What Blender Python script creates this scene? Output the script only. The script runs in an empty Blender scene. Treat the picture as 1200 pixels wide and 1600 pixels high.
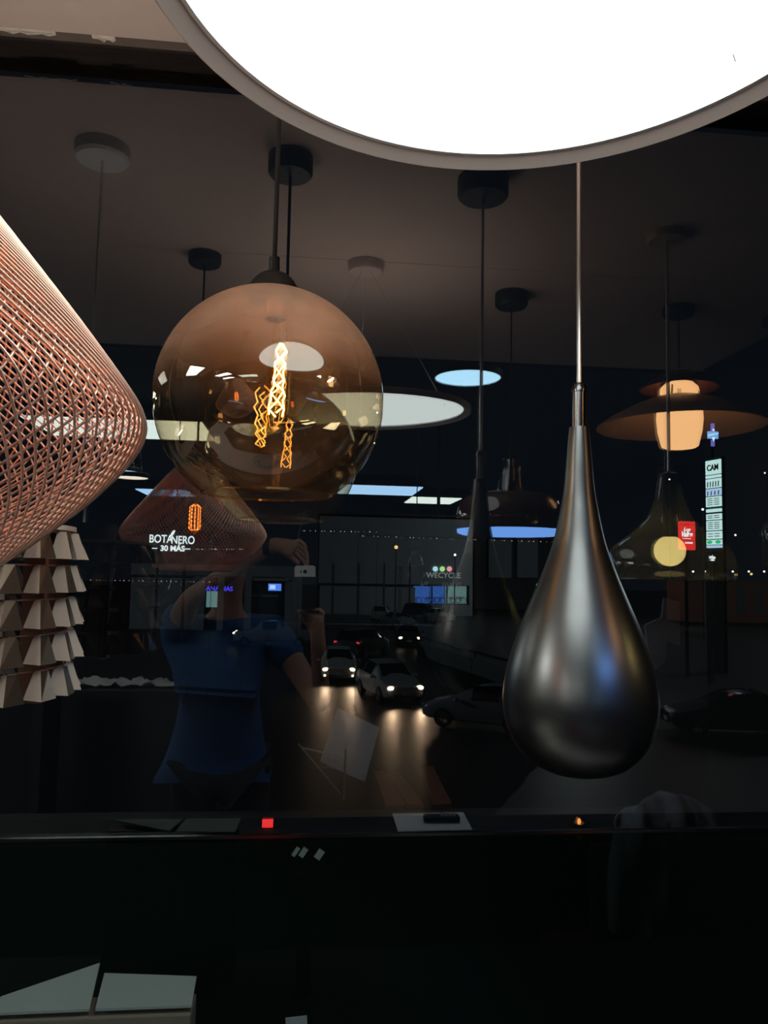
import bpy, bmesh, math, random
from mathutils import Vector, Matrix
random.seed(7)
PI = math.pi
sc = bpy.context.scene
COL = sc.collection

# ------------------------------------------------------------------ camera
F = 1200.0                     # focal length in pixels of the 1200x1600 frame
GY = 1.30                      # the window pane stands 1.30 m in front of the phone
def _axes(px=477., py=893., roll=1.55):
    y = Vector(((px-600)/F, -(py-800)/F, 1.0)).normalized()
    a = math.radians(roll)
    z = Vector((math.sin(a), math.cos(a), 0.0)); z = (z - y*z.dot(y)).normalized()
    x = y.cross(z)
    if x.x < 0: x = -x
    return x, y, z
AX, AY, AZ = _axes()           # world axes written in (right, up, forward) of the camera
CAM = Vector((0, 0, 1.6))
R_ = Vector((AX.x, AY.x, AZ.x)); U_ = Vector((AX.y, AY.y, AZ.y)); W_ = Vector((AX.z, AY.z, AZ.z))
cam = bpy.data.cameras.new('camera'); cob = bpy.data.objects.new('camera', cam); COL.objects.link(cob)
cam.sensor_fit = 'VERTICAL'; cam.sensor_height = 32.0; cam.lens = 32.0*F/1600.0
cam.clip_start = 0.01; cam.clip_end = 600
cob.matrix_world = Matrix(((R_.x, U_.x, -W_.x, CAM.x), (R_.y, U_.y, -W_.y, CAM.y), (R_.z, U_.z, -W_.z, CAM.z), (0, 0, 0, 1)))
sc.camera = cob
CAMROT = cob.matrix_world.to_3x3().to_4x4()

# ------------------------------------------------------------------ world, exposure
w = bpy.data.worlds.new('night_sky'); sc.world = w; w.use_nodes = True
bg = w.node_tree.nodes['Background']; bg.inputs[0].default_value = (0.30, 0.42, 0.62, 1); bg.inputs[1].default_value = 0.0075*7.0
sc.view_settings.view_transform = 'Standard'; sc.view_settings.look = 'None'
sc.view_settings.exposure = 0.0; sc.view_settings.gamma = 1.0; sc.view_settings.use_curve_mapping = False
sc.cycles.transparent_max_bounces = 40
sc.cycles.max_bounces = 14
sc.cycles.use_adaptive_sampling = False
OUT = 7.0                      # the pane is dark tinted, so the street behind it is this much brighter than it looks
sc.cycles.sample_clamp_indirect = 6.0
sc.cycles.caustics_reflective = False; sc.cycles.caustics_refractive = False

def at(px, py, Y):             # world point on the view ray of a pixel at distance Y
    c = Vector(((px-600)/F, -(py-800)/F, 1.0))
    d = Vector((AX.dot(c), AY.dot(c), AZ.dot(c)))
    return CAM + d*(Y/d.y)
def mir(px, py, dv):           # a thing in the room whose mirror image in the pane is seen at that pixel
    p = at(px, py, dv); p.y = 2*GY - p.y
    return p

# ------------------------------------------------------------------ materials
MATS = {}
def nt(name):
    m = bpy.data.materials.new(name); m.use_nodes = True
    t = m.node_tree; t.nodes.clear()
    o = t.nodes.new('ShaderNodeOutputMaterial')
    MATS[name] = m
    return m, t, o
def pbr(name, col, rough=.5, metal=0., noise=0., scale=20., bump=0., spec=.5, coat=0., stretch=(1, 1, 1)):
    m, t, o = nt(name)
    p = t.nodes.new('ShaderNodeBsdfPrincipled'); t.links.new(p.outputs[0], o.inputs[0])
    p.inputs['Base Color'].default_value = (*col, 1); p.inputs['Roughness'].default_value = rough
    p.inputs['Metallic'].default_value = metal; p.inputs['Specular IOR Level'].default_value = spec
    p.inputs['Coat Weight'].default_value = coat; p.inputs['Coat Roughness'].default_value = .08
    if noise or bump:
        tc = t.nodes.new('ShaderNodeTexCoord'); mp = t.nodes.new('ShaderNodeMapping'); mp.inputs['Scale'].default_value = stretch
        n = t.nodes.new('ShaderNodeTexNoise'); n.inputs['Scale'].default_value = scale; n.inputs['Detail'].default_value = 6
        t.links.new(tc.outputs['Object'], mp.inputs[0]); t.links.new(mp.outputs[0], n.inputs['Vector'])
        if noise:
            r = t.nodes.new('ShaderNodeMix'); r.data_type = 'RGBA'
            r.inputs[6].default_value = (*[c*(1-noise) for c in col], 1); r.inputs[7].default_value = (*[min(1, c*(1+noise)) for c in col], 1)
            t.links.new(n.outputs['Fac'], r.inputs[0]); t.links.new(r.outputs[2], p.inputs['Base Color'])
        if bump:
            b = t.nodes.new('ShaderNodeBump'); b.inputs['Strength'].default_value = bump; b.inputs['Distance'].default_value = .01
            t.links.new(n.outputs['Fac'], b.inputs['Height']); t.links.new(b.outputs[0], p.inputs['Normal'])
    return m
def emit(name, col, s=1.):
    m, t, o = nt(name)
    e = t.nodes.new('ShaderNodeEmission'); e.inputs[0].default_value = (*col, 1); e.inputs[1].default_value = s
    t.links.new(e.outputs[0], o.inputs[0])
    return m
def schlick(t, f0):
    lw = t.nodes.new('ShaderNodeLayerWeight'); lw.inputs['Blend'].default_value = .5
    pw = t.nodes.new('ShaderNodeMath'); pw.operation = 'POWER'; pw.inputs[1].default_value = 5
    t.links.new(lw.outputs['Facing'], pw.inputs[0])
    mx = t.nodes.new('ShaderNodeMath'); mx.operation = 'MULTIPLY_ADD'; mx.inputs[1].default_value = 1-f0; mx.inputs[2].default_value = f0
    t.links.new(pw.outputs[0], mx.inputs[0])
    return mx
def glass(name, tint=(1, 1, 1), f0=.05, rough=0., gcol=(1, 1, 1), haze=0., hcol=(1, 1, 1)):
    m, t, o = nt(name)
    tr = t.nodes.new('ShaderNodeBsdfTransparent'); tr.inputs[0].default_value = (*tint, 1)
    gl = t.nodes.new('ShaderNodeBsdfAnisotropic'); gl.inputs['Roughness'].default_value = rough; gl.inputs['Color'].default_value = (*gcol, 1)
    mx = t.nodes.new('ShaderNodeMixShader'); s = schlick(t, f0)
    t.links.new(s.outputs[0], mx.inputs[0]); t.links.new(tr.outputs[0], mx.inputs[1]); t.links.new(gl.outputs[0], mx.inputs[2])
    if haze:
        tl = t.nodes.new('ShaderNodeBsdfTranslucent'); tl.inputs[0].default_value = (*hcol, 1)
        hm = t.nodes.new('ShaderNodeMixShader'); hm.inputs[0].default_value = haze
        t.links.new(mx.outputs[0], hm.inputs[1]); t.links.new(tl.outputs[0], hm.inputs[2]); mx = hm
    t.links.new(mx.outputs[0], o.inputs[0])
    return m
def glossdark(name, col, f0, rough):
    m, t, o = nt(name)
    df = t.nodes.new('ShaderNodeBsdfDiffuse'); df.inputs[0].default_value = (*col, 1)
    gl = t.nodes.new('ShaderNodeBsdfAnisotropic'); gl.inputs['Roughness'].default_value = rough
    mx = t.nodes.new('ShaderNodeMixShader'); s = schlick(t, f0)
    t.links.new(s.outputs[0], mx.inputs[0]); t.links.new(df.outputs[0], mx.inputs[1]); t.links.new(gl.outputs[0], mx.inputs[2]); t.links.new(mx.outputs[0], o.inputs[0])
    return m
def copper_fade_glass(name):
    # smoky amber glass, copper-vapour coated: dense at the top, clear from the middle downwards
    m, t, o = nt(name)
    L = t.links.new
    tr = t.nodes.new('ShaderNodeBsdfTransparent'); tr.inputs[0].default_value = (.92, .83, .66, 1)
    gl = t.nodes.new('ShaderNodeBsdfAnisotropic'); gl.inputs['Roughness'].default_value = 0.0; gl.inputs['Color'].default_value = (1, .93, .84, 1)
    mx = t.nodes.new('ShaderNodeMixShader'); s = schlick(t, .10)
    L(s.outputs[0], mx.inputs[0]); L(tr.outputs[0], mx.inputs[1]); L(gl.outputs[0], mx.inputs[2])
    pb = t.nodes.new('ShaderNodeBsdfPrincipled'); pb.inputs['Base Color'].default_value = (.97, .63, .47, 1)
    pb.inputs['Metallic'].default_value = .15; pb.inputs['Roughness'].default_value = .42
    tl = t.nodes.new('ShaderNodeBsdfTranslucent'); tl.inputs[0].default_value = (.56, .46, .40, 1)
    pm = t.nodes.new('ShaderNodeMixShader'); pm.inputs[0].default_value = .35; L(pb.outputs[0], pm.inputs[1]); L(tl.outputs[0], pm.inputs[2])
    tc = t.nodes.new('ShaderNodeTexCoord'); sx = t.nodes.new('ShaderNodeSeparateXYZ'); L(tc.outputs['Object'], sx.inputs[0])
    nz = t.nodes.new('ShaderNodeTexNoise'); nz.inputs['Scale'].default_value = 14; nz.inputs['Detail'].default_value = 4; L(tc.outputs['Object'], nz.inputs['Vector'])
    ad = t.nodes.new('ShaderNodeMath'); ad.operation = 'MULTIPLY_ADD'; ad.inputs[1].default_value = .06; L(nz.outputs['Fac'], ad.inputs[0]); L(sx.outputs['Z'], ad.inputs[2])
    mr = t.nodes.new('ShaderNodeMapRange'); mr.interpolation_type = 'SMOOTHSTEP'; mr.inputs[1].default_value = .03; mr.inputs[2].default_value = .205
    mr.inputs[3].default_value = .0; mr.inputs[4].default_value = .90; L(ad.outputs[0], mr.inputs[0])
    fm = t.nodes.new('ShaderNodeMixShader'); L(mr.outputs[0], fm.inputs[0]); L(mx.outputs[0], fm.inputs[1]); L(pm.outputs[0], fm.inputs[2])
    L(fm.outputs[0], o.inputs[0])
    return m
M = {}
M['pane'] = glass('tinted_window_glass', (.40, .41, .41), .115)
M['globe'] = copper_fade_glass('copper_faded_glass')
M['bulbglass'] = glass('amber_bulb_glass', (1, .84, .55), .05)
M['clear'] = glass('clear_glass', (.96, .97, .97), .06)
M['smoke'] = glass('smoked_glass', (.74, .70, .56), .10, haze=.10, hcol=(.8, .74, .45))
M['cloudy'] = glass('cloudy_glass', (.8, .78, .72), .12, haze=.25, hcol=(.9, .8, .6))
M['carglass'] = pbr('car_glass', (.006, .007, .008), .06, 0, spec=.6)
M['copper'] = pbr('brushed_copper', (.90, .56, .43), .42, .7, .10, 60)
M['copper2'] = pbr('copper_ring', (.72, .34, .2), .3, 1)
M['blackmetal'] = pbr('satin_black_metal', (.150, .150, .152), .33, 1.0, .1, 40)
M['black'] = pbr('black_plastic', (.012, .012, .012), .5)
M['cord'] = pbr('black_cord', (.010, .010, .010), .7)
M['steel'] = pbr('satin_steel', (.62, .60, .58), .28, 1)
M['chrome'] = pbr('dark_chrome', (.16, .15, .15), .2, 1)
M['rim'] = pbr('mauve_lacquer', (.62, .50, .45), .45)
M['white'] = pbr('white_paint', (.78, .78, .77), .5)
M['ceiling'] = pbr('warm_plaster', (.55, .45, .40), .85, 0, .05, 30, .08)
M['gap'] = pbr('dark_gap', (.16, .125, .11), .8, 0, .2, 40)
M['chip'] = pbr('torn_plaster', (.62, .56, .5), .9, 0, .3, 90, .4)
M['darkceil'] = pbr('black_ceiling', (.012, .012, .014), .9)
M['darkwall'] = pbr('charcoal_wall', (.018, .020, .023), .9, 0, .2, 4)
M['greywall'] = pbr('grey_plaster', (.024, .027, .026), .9, 0, .15, 5)
M['greyboard'] = pbr('grey_board', (.34, .38, .40), .7)
M['floor'] = pbr('pale_floor_tile', (.74, .70, .66), .45, 0, .06, 6)
M['greenpanel'] = glossdark('dark_green_laminate', (.0035, .0075, .0055), .035, .04)
M['ledge'] = pbr('black_ledge', (.010, .012, .011), .6)
M['wood'] = pbr('pale_birch', (.74, .63, .53), .55, 0, .22, 18, .06, stretch=(1, 1, .15))
M['bronze'] = pbr('bronze_mirror_face', (.20, .145, .11), .24, .75, .2, 25)
M['wooddark'] = pbr('walnut', (.16, .06, .035), .5, 0, .3, 12)
M['core'] = pbr('white_core', (.74, .76, .78), .5)
M['card'] = pbr('grey_card', (.145, .19, .18), .8, 0, .05, 40)
M['tan'] = pbr('tan_cardboard', (.085, .08, .06), .85, 0, .12, 40)
M['paper'] = pbr('white_paper', (.68, .72, .74), .8)
M['disc'] = emit('diffuser_white', (3.9, 4.35, 4.2), 1.)
M['ceil_fill'] = emit('ceiling_fill_warm', (3.6, 3.0, 2.6), 1.)  # glow added on the disc lamp's back to light the ceiling
M['ceil_fill2'] = emit('ceiling_fill_strong', (72., 62., 53.), 1.)  # glow added on the chandelier top to light the ceiling
M['blue'] = emit('diffuser_blue', (3.2, 5.6, 7.2), 1.)
M['coolw'] = emit('panel_cool', (5.2, 6.0, 5.6), 1.)
M['fill_cool'] = emit('fill_panel_cool', (17., 17.5, 16.), 1.)  # for the added fill panels out of view
M['bluep'] = emit('panel_blue', (2.6, 4.4, 6.4), 1.)
M['creamd'] = emit('diffuser_cream', (6.4, 5.6, 4.4), 1.)
M['dome'] = emit('diffuser_deepblue', (1.0, 2.3, 5.6), 1.)
M['warm'] = emit('opal_warm', (6.6, 3.5, 1.45), 1.)
M['bulby'] = emit('bulb_yellow', (7.5, 6.2, 2.6), 1.)
M['fil'] = emit('filament', (26., 13., 4.0), 1.)
M['filo'] = emit('filament_orange', (26., 6.2, 1.3), 1.)
M['beige'] = pbr('beige_lacquer', (.52, .36, .26), .35)
M['browngloss'] = pbr('brown_gloss', (.055, .022, .014), .07, 0, spec=.7, coat=.6)
M['skin'] = pbr('skin', (.42, .22, .15), .55, 0, .08, 20)
M['shirt'] = pbr('blue_shirt', (.008, .075, .24), .85, 0, .15, 25, .2)
M['jeans'] = pbr('dark_trousers', (.012, .014, .02), .9)
M['hair'] = pbr('black_hair', (.008, .007, .006), .6)
M['sweater'] = pbr('grey_knit', (.26, .29, .32), .95, 0, .35, 60, .6)
M['phonew'] = pbr('phone_white', (.80, .82, .80), .3)
M['asphalt'] = pbr('wet_asphalt', (.020, .020, .021), .46, 0, .35, 3.0, .3, spec=.5)
M['carw'] = pbr('car_white', (.62, .62, .60), .25, 0, coat=.5)
M['cars'] = pbr('car_silver', (.34, .36, .38), .3, .3, coat=.4)
M['card_'] = pbr('car_dark', (.025, .026, .03), .25, 0, coat=.5)
M['tyre'] = pbr('tyre', (.012, .012, .012), .8)
M['alloy'] = pbr('alloy', (.45, .46, .48), .3, .9)
M['head'] = emit('headlight', (3., 2.3, 1.6), OUT)
M['tail'] = emit('taillight', (.6, .03, .04), OUT)
M['lampoff'] = pbr('lamp_lens', (.4, .4, .4), .15)
M['b1'] = pbr('building_grey', (.30, .34, .36), .9, 0, .15, .6)
M['b2'] = pbr('building_dark', (.07, .08, .085), .9, 0, .2, .5)
M['kerb'] = pbr('green_grey_concrete', (.14, .17, .16), .9, 0, .2, 3)
M['starw'] = emit('lamp_white', (1.6, 1.6, 1.7), OUT)
M['starr'] = emit('lamp_amber', (.9, .6, .22), OUT)
M['twink'] = emit('fairy_light', (.6, .58, .5), OUT)
M['sign'] = emit('sign_white', (.80, .86, .86), OUT)
M['signp'] = emit('sign_panel', (.50, .72, .70), OUT)
M['signb'] = emit('sign_panel_blue', (.36, .52, .72), OUT)
M['signtext'] = pbr('sign_print', (.03, .05, .06), .8)
M['signgreen'] = emit('sign_green', (.02, .45, .15), OUT)
M['red'] = emit('sign_red', (.62, .022, .022), OUT)
M['cross1'] = emit('sign_violet', (.12, .11, .45), OUT)
M['cross2'] = emit('sign_sky', (.15, .36, .80), OUT)
M['bluetext'] = emit('sign_blue', (.06, .05, .85), OUT)
M['tv'] = emit('tv_screen', (.08, .22, .85), OUT)
M['tvl'] = emit('tv_light', (.45, .62, .95), OUT)
M['shopblue'] = emit('shop_blue', (.030, .085, .30), OUT)
M['shopteal'] = emit('shop_teal', (.09, .17, .17), OUT)
M['dot1'] = emit('dot_cyan', (.38, .68, .75), OUT)
M['dot2'] = emit('dot_green', (.36, .68, .25), OUT)
M['dot3'] = emit('dot_pink', (.75, .30, .33), OUT)
M['dim'] = emit('dim_letters', (.15, .17, .15), OUT)
M['dimmer'] = emit('dimmer_letters', (.045, .05, .052), OUT)
M['cream2'] = pbr('cream_trim', (.42, .40, .34), .8)
M['redglow'] = emit('red_indicator', (6., .25, .25), 1.)
M['orangeglow'] = emit('orange_indicator', (9., 3., .6), 1.)

# ------------------------------------------------------------------ mesh helpers
def me_from(name, verts, faces, smooth=False):
    me = bpy.data.meshes.new(name); me.from_pydata([tuple(v) for v in verts], [], faces); me.update()
    if smooth:
        for p in me.polygons: p.use_smooth = True
    return me
class MB:
    def __init__(s): s.v = []; s.f = []
    def box(s, c, d, rot=None):
        b = len(s.v); hx, hy, hz = d[0]/2, d[1]/2, d[2]/2
        for x in (-hx, hx):
            for y in (-hy, hy):
                for z in (-hz, hz):
                    p = Vector((x, y, z))
                    if rot: p = rot @ p
                    s.v.append(p+Vector(c))
        for q in ((0, 1, 3, 2), (4, 6, 7, 5), (0, 4, 5, 1), (2, 3, 7, 6), (0, 2, 6, 4), (1, 5, 7, 3)): s.f.append(tuple(b+i for i in q))
        return s
    def lathe(s, prof, n=32, c=(0, 0, 0), cap0=False, cap1=False):
        b = len(s.v); c = Vector(c)
        for r, z in prof:
            for k in range(n):
                a = 2*PI*k/n; s.v.append(c+Vector((r*math.cos(a), r*math.sin(a), z)))
        for i in range(len(prof)-1):
            for k in range(n):
                k2 = (k+1) % n
                s.f.append((b+i*n+k, b+i*n+k2, b+(i+1)*n+k2, b+(i+1)*n+k))
        if cap0: s.f.append(tuple(b+k for k in reversed(range(n))))
        if cap1: s.f.append(tuple(b+(len(prof)-1)*n+k for k in range(n)))
        return s
    def tube(s, pts, r, n=6, closed=False):
        pts = [Vector(p) for p in pts]; m = len(pts); b = len(s.v)
        rr = r if isinstance(r, (list, tuple)) else [r]*m
        up = None
        for i, p in enumerate(pts):
            if closed: t = pts[(i+1) % m]-pts[i-1]
            else: t = pts[min(i+1, m-1)]-pts[max(i-1, 0)]
            t.normalize()
            if up is None:
                up = Vector((0, 0, 1)) if abs(t.z) < .9 else Vector((1, 0, 0))
            u = t.cross(up)
            if u.length < 1e-5: u = t.cross(Vector((.3, .7, .2)))
            u.normalize(); v = u.cross(t).normalized(); up = v
            for k in range(n):
                a = 2*PI*k/n; s.v.append(p+(u*math.cos(a)+v*math.sin(a))*rr[i])
        for i in range(m if closed else m-1):
            j = (i+1) % m
            for k in range(n):
                k2 = (k+1) % n; s.f.append((b+i*n+k, b+j*n+k, b+j*n+k2, b+i*n+k2))
        if not closed:
            s.f.append(tuple(b+k for k in range(n))); s.f.append(tuple(b+(m-1)*n+k for k in reversed(range(n))))
        return s
    def poly(s, pts, nrm, th):          # polygon slab
        b = len(s.v); n = len(pts); nv = Vector(nrm).normalized()*th
        for p in pts: s.v.append(Vector(p))
        for p in pts: s.v.append(Vector(p)+nv)
        s.f.append(tuple(b+i for i in reversed(range(n)))); s.f.append(tuple(b+n+i for i in range(n)))
        for i in range(n): j = (i+1) % n; s.f.append((b+i, b+j, b+n+j, b+n+i))
        return s
    def sphere(s, c, r, n=16, m=10, sz=1.):
        prof = [(max(1e-4, r*math.sin(PI*i/m)), -r*sz*math.cos(PI*i/m)) for i in range(m+1)]
        return s.lathe(prof, n, c)
    def me(s, name, smooth=False):
        return me_from(name, s.v, s.f, smooth)
def ob(name, data, mat=None, parent=None, loc=(0, 0, 0), rz=0., rot=None):
    if isinstance(data, MB): data = data.me(name)
    if mat is not None and not data.materials: data.materials.append(M[mat])
    o = bpy.data.objects.new(name, data); COL.objects.link(o)
    o.location = loc
    o.rotation_euler = rot if rot else (0, 0, rz)
    if parent: o.parent = parent
    return o
def obs(name, mb, mat, parent=None, loc=(0, 0, 0), rz=0., ang=40):
    me = mb.me(name, True)
    o = ob(name, me, mat, parent, loc, rz)
    me.set_sharp_from_angle(angle=math.radians(ang))
    return o
def tag(o, label, cat, group=None, kind=None):
    o['label'] = label; o['category'] = cat
    if group: o['group'] = group
    if kind: o['kind'] = kind
    return o
def thing(name, label, cat, loc=(0, 0, 0), rz=0., group=None):
    o = bpy.data.objects.new(name, None); COL.objects.link(o); o.location = loc; o.rotation_euler = (0, 0, rz)
    o.empty_display_size = .05
    return tag(o, label, cat, group)
def struct(o, label, cat='structure'):
    o['kind'] = 'structure'; o['label'] = label; o['category'] = cat
    return o
def text(name, s, size, mat, parent=None, loc=(0, 0, 0), rot=(PI/2, 0, 0), ext=.01, shear=0., bold=0., sx=1., align='CENTER'):
    cu = bpy.data.curves.new(name, 'FONT'); cu.body = s; cu.size = size; cu.extrude = ext; cu.align_x = align; cu.align_y = 'CENTER'
    cu.shear = shear; cu.offset = bold
    t = bpy.data.objects.new('t', cu); COL.objects.link(t)
    bpy.context.view_layer.update()
    me = bpy.data.meshes.new_from_object(t.evaluated_get(bpy.context.evaluated_depsgraph_get()))
    bpy.data.objects.remove(t); bpy.data.curves.remove(cu)
    me.name = name; me.materials.clear()
    o = ob(name, me, mat, parent, loc, rot=rot); o.scale = (sx, 1, 1)
    return o
def inset(pts, k):
    c = sum((Vector(p) for p in pts), Vector())/len(pts)
    return [Vector(p).lerp(c, k) for p in pts]
def bev(o, wd=.003, seg=2):
    b = o.modifiers.new('bevel', 'BEVEL'); b.width = wd; b.segments = seg; b.limit_method = 'ANGLE'
    return o

# ================================================================== THE ROOM
CZ = 1.6+.8688                 # soffit over the window display
SOFF_BACK = -.42
MAINZ = 2.72                   # black ceiling of the shop
cl = MB().box(((-.35), (1.235+.52)/2, CZ+.02), (5.3, 1.235-.52, .04)); c1 = ob('ceiling', cl, 'ceiling')
struct(c1, 'warm grey plaster ceiling panel over the window display', 'ceiling')
ob('ceiling_panel', MB().box((-.35, (.518+SOFF_BACK)/2, CZ+.02), (5.3, .518-SOFF_BACK, .04)), 'ceiling', c1)
ob('soffit_edge', MB().box((-.35, SOFF_BACK-.01, (CZ-.012+MAINZ)/2), (5.3, .02, MAINZ-CZ+.012)), 'greywall', c1)
g = ob('trim_1', MB().box((-.35, 1.29, CZ+.045), (5.3, .12, .03)).box((-.35, 1.35, CZ+.05), (5.3, .06, .06)), 'gap')
struct(g, 'dark gap strip between the plaster ceiling and the top of the window', 'trim')
for k, (x0, x1) in enumerate(((-.52, -.43), (-.372, -.335))):
    n = 9; top = [Vector((x0+(x1-x0)*i/(n-1), 1.2355, CZ+.002)) for i in range(n)]
    bot = [p+Vector((0, .004, -.002-.007*random.random()*(1 if 0 < i < n-1 else .2))) for i, p in enumerate(top)]
    mb = MB().poly(top+bot[::-1], (0, 1, 0), .004)
    ob('plaster_chip', mb, 'chip', c1)
# window: one tall pane, dark sill
wn = ob('window_1', MB().box((0, GY+.004, (1.172+CZ+.03)/2), (5.2, .008, CZ+.03-1.172)), 'pane'); struct(wn, 'tall shop window pane mirroring the room at night', 'window')
ob('window_sill', MB().box((0, 1.302, 1.1695), (5.2, .012, .005)), 'chrome', wn)
fl = ob('floor', MB().box((-.35, -4, -.05), (8, 11, .1)), 'floor'); struct(fl, 'pale tiled shop floor', 'floor')
mc = ob('ceiling', MB().box((-.35, (SOFF_BACK-9.5)/2, MAINZ+.05), (8, 9.5+SOFF_BACK, .1)), 'darkceil'); struct(mc, 'black open ceiling of the shop interior', 'ceiling')
wb = ob('wall_back', MB().box((-.35, -9.5, 1.4), (8, .1, 2.8)), 'darkwall'); struct(wb, 'dark back wall of the shop', 'wall')
wl = ob('wall_left', MB().box((-3.0, -.5, 1.25), (.1, 3.6, 2.5)).box((-4.3, -6, 1.4), (.1, 7, 2.8)), 'darkwall'); struct(wl, 'dark left wall of the shop', 'wall')
wr = ob('wall_right', MB().box((1.66, .47, 1.23), (.1, 1.66, 2.46)), 'greywall'); struct(wr, 'short grey side wall beside the window display', 'wall')
wr2 = ob('wall_right', MB().box((3.6, -4.5, 1.4), (.1, 10, 2.8)), 'darkwall'); struct(wr2, 'dark right wall deep in the shop', 'wall')
wf = ob('wall_front', MB().box((0, 1.35, 1.167/2), (5.2, .1, 1.167)), 'greenpanel'); struct(wf, 'polished dark green panel wall under the shop window', 'wall')
pt = thing('floor_screen', 'added low dark screen hiding the floor behind the photographer', 'floor_screen', (-.1, -1.30, 0))  # added to keep the pale lit floor out of the mirror image
bev(ob('floor_screen_panel', MB().box((0, 0, .66), (5.4, .06, 1.32)), 'darkwall', pt), .004)
ob('floor_screen_cap', MB().box((0, 0, 1.33), (5.4, .08, .02)), 'black', pt)
for x in (-2.6, 0, 2.6): ob('floor_screen_foot', MB().box((x, 0, .02), (.06, .4, .04)), 'black', pt)
# display plinth along the window
lg = bev(ob('display_plinth', MB().box((-.2, 1.07, .40), (3.2, .36, .80)), 'ledge'), .004); tag(lg, 'low black display plinth running along under the window', 'plinth')

# ================================================================== LAMPS AT THE WINDOW
def canopy(parent, r, h, mat, z):
    return obs('canopy', MB().lathe([(.001, -h), (r*.9, -h), (r, -h+.006), (r, 0), (.001, 0)], 28), mat, parent, (0, 0, z))
# ---- big flat disc pendant
DC = Vector((.1543, .489, 1.6+.4422)); DR = .2943
def disc_pendant(label, loc, R, ceil_z, dmat, group=None, rimw=.016, h=.017, tilt=(0, 0), up=True, cord=True, rimmat='rim'):
    t = thing('disc_pendant', label, 'lamp', loc, group=group)
    t.rotation_euler = (tilt[1], -tilt[0], 0)
    lip = rimw*.5
    obs('shade', MB().lathe([(R-rimw, lip+.004), (R-rimw, lip), (R-.002, 0), (R, .001), (R, h-.002), (R-.002, h), (R-rimw, h), (R-rimw, lip+.004)], 96), rimmat, t)
    obs('trim_ring', MB().lathe([(R-rimw-.004, lip+.0035), (R-rimw-.004, lip-.0006), (R-rimw, lip-.0006), (R-rimw, lip+.0035)], 96), 'white', t)
    obs('diffuser', MB().lathe([(.0005, lip+.010), (R*.55, lip+.0075), (R-rimw-.004, lip+.003)], 96), dmat, t)
    if up: obs('added_uplight', MB().lathe([(.02, h+.004), (R-rimw-.01, h+.004)], 64), 'ceil_fill', t)  # added unseen upward glow that brightens the plaster ceiling
    obs('back_plate', MB().lathe([(.001, lip+.012), (R-rimw, lip+.012), (R-rimw, h+.001), (.001, h+.001)], 64), rimmat, t)
    if cord:
        top = ceil_z-loc[2]
        for k in range(3):
            a = 2*PI*k/3+.5
            ob('suspension_wire', MB().tube([(R*.8*math.cos(a), R*.8*math.sin(a), h-.01), (.012*math.cos(a), .012*math.sin(a), top-.02)], .0007, 5), 'steel', t)
        canopy(t, .05, .025, rimmat, top)
    return t
disc_pendant('large flat round pendant with glowing white underside and mauve rim overhead', DC, DR, CZ, 'disc', tilt=(.0165, -.030))

# ---- copper fade globe pendant
GC = at(422, 627, 1.036); GR = .1537
t = thing('globe_pendant', 'copper tinted glass globe pendant with glowing filament bulb on black cord', 'lamp', GC)
cut = math.asin(.127/GR)
prof = []
for i in range(49):
    a = -cut+(PI/2-.18+cut)*i/48
    prof.append((GR*math.cos(a), GR*math.sin(a)))
gl = obs('glass_globe', MB().lathe(prof, 96), 'globe', t, ang=80)
obs('glass_rim', MB().tube([(prof[0][0]*math.cos(2*PI*k/96), prof[0][0]*math.sin(2*PI*k/96), prof[0][1]) for k in range(96)], .0016, 8, True), 'bulbglass', t)
cr = .0355; cz0 = GR-.006
hp = [(cr*math.cos(PI/2*i/12), cz0+cr*.98*math.sin(PI/2*i/12)-.002) for i in range(13)]
obs('cap', MB().lathe([(cr-.003, cz0-.006), (cr, cz0-.004)]+hp[:-1]+[(.0005, hp[-1][1])], 40), 'black', t)
obs('ferrule', MB().lathe([(.0075, 0), (.0075, .021), (.0045, .023)], 20, cap1=True), 'black', t, (0, 0, cz0+cr-.004))
topz = CZ-GC.z
ob('cord', MB().tube([(0, 0, cz0+cr+.015), (.0004, 0, (cz0+topz)/2), (0, 0, topz-.01)], .0034, 10), 'cord', t)
canopy(t, .047, .042, 'black', topz)
# bulb
bz = GR-.040                   # underside of the socket, local
obs('socket', MB().lathe([(.0175, .040), (.0175, .004), (.0165, 0), (.0125, 0), (.0125, .03)], 28), 'copper2', t, (.004, 0, bz))
bl = .158
bprof = [(.0125, bz), (.0132, bz-.02), (.0150, bz-.06), (.0172, bz-.105), (.0176, bz-.128), (.0160, bz-.142), (.0110, bz-.152), (.0040, bz-.157), (.0004, bz-.158)]
bu = obs('bulb', MB().lathe(bprof, 32), 'bulbglass', t, (.004, 0, 0), ang=80)
bu.rotation_euler = (0, math.radians(3.0), 0); bu.location = (.009, 0, 0)
obs('glass_stem', MB().lathe([(.006, bz-.002), (.0045, bz-.03), (.0025, bz-.036), (.0015, bz-.125)], 14), 'clear', bu)
for k in range(4):             # zig-zag strands, hung round the stem
    a0 = k*PI/2+.4; pts = []
    n = 11
    for i in range(n):
        z = bz-.034-(.098)*i/(n-1)
        rr = .0050+.0060*(i/(n-1)) + (.0034 if i % 2 else -.0030)*random.uniform(.6, 1.2)
        aa = a0+(.42 if i % 2 else -.42)*random.uniform(.5, 1.3)
        pts.append((rr*math.cos(aa), rr*math.sin(aa), z+.0015*math.sin(i*1.7+k)))
    ob('filament', MB().tube(pts, .0010, 6), 'fil', bu)
for k in range(2):
    ob('support_wire', MB().tube([(.004*(1-2*k), 0, bz-.012), (.003*(1-2*k), .001, bz-.05)], .0005, 5), 'chrome', bu)

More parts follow.
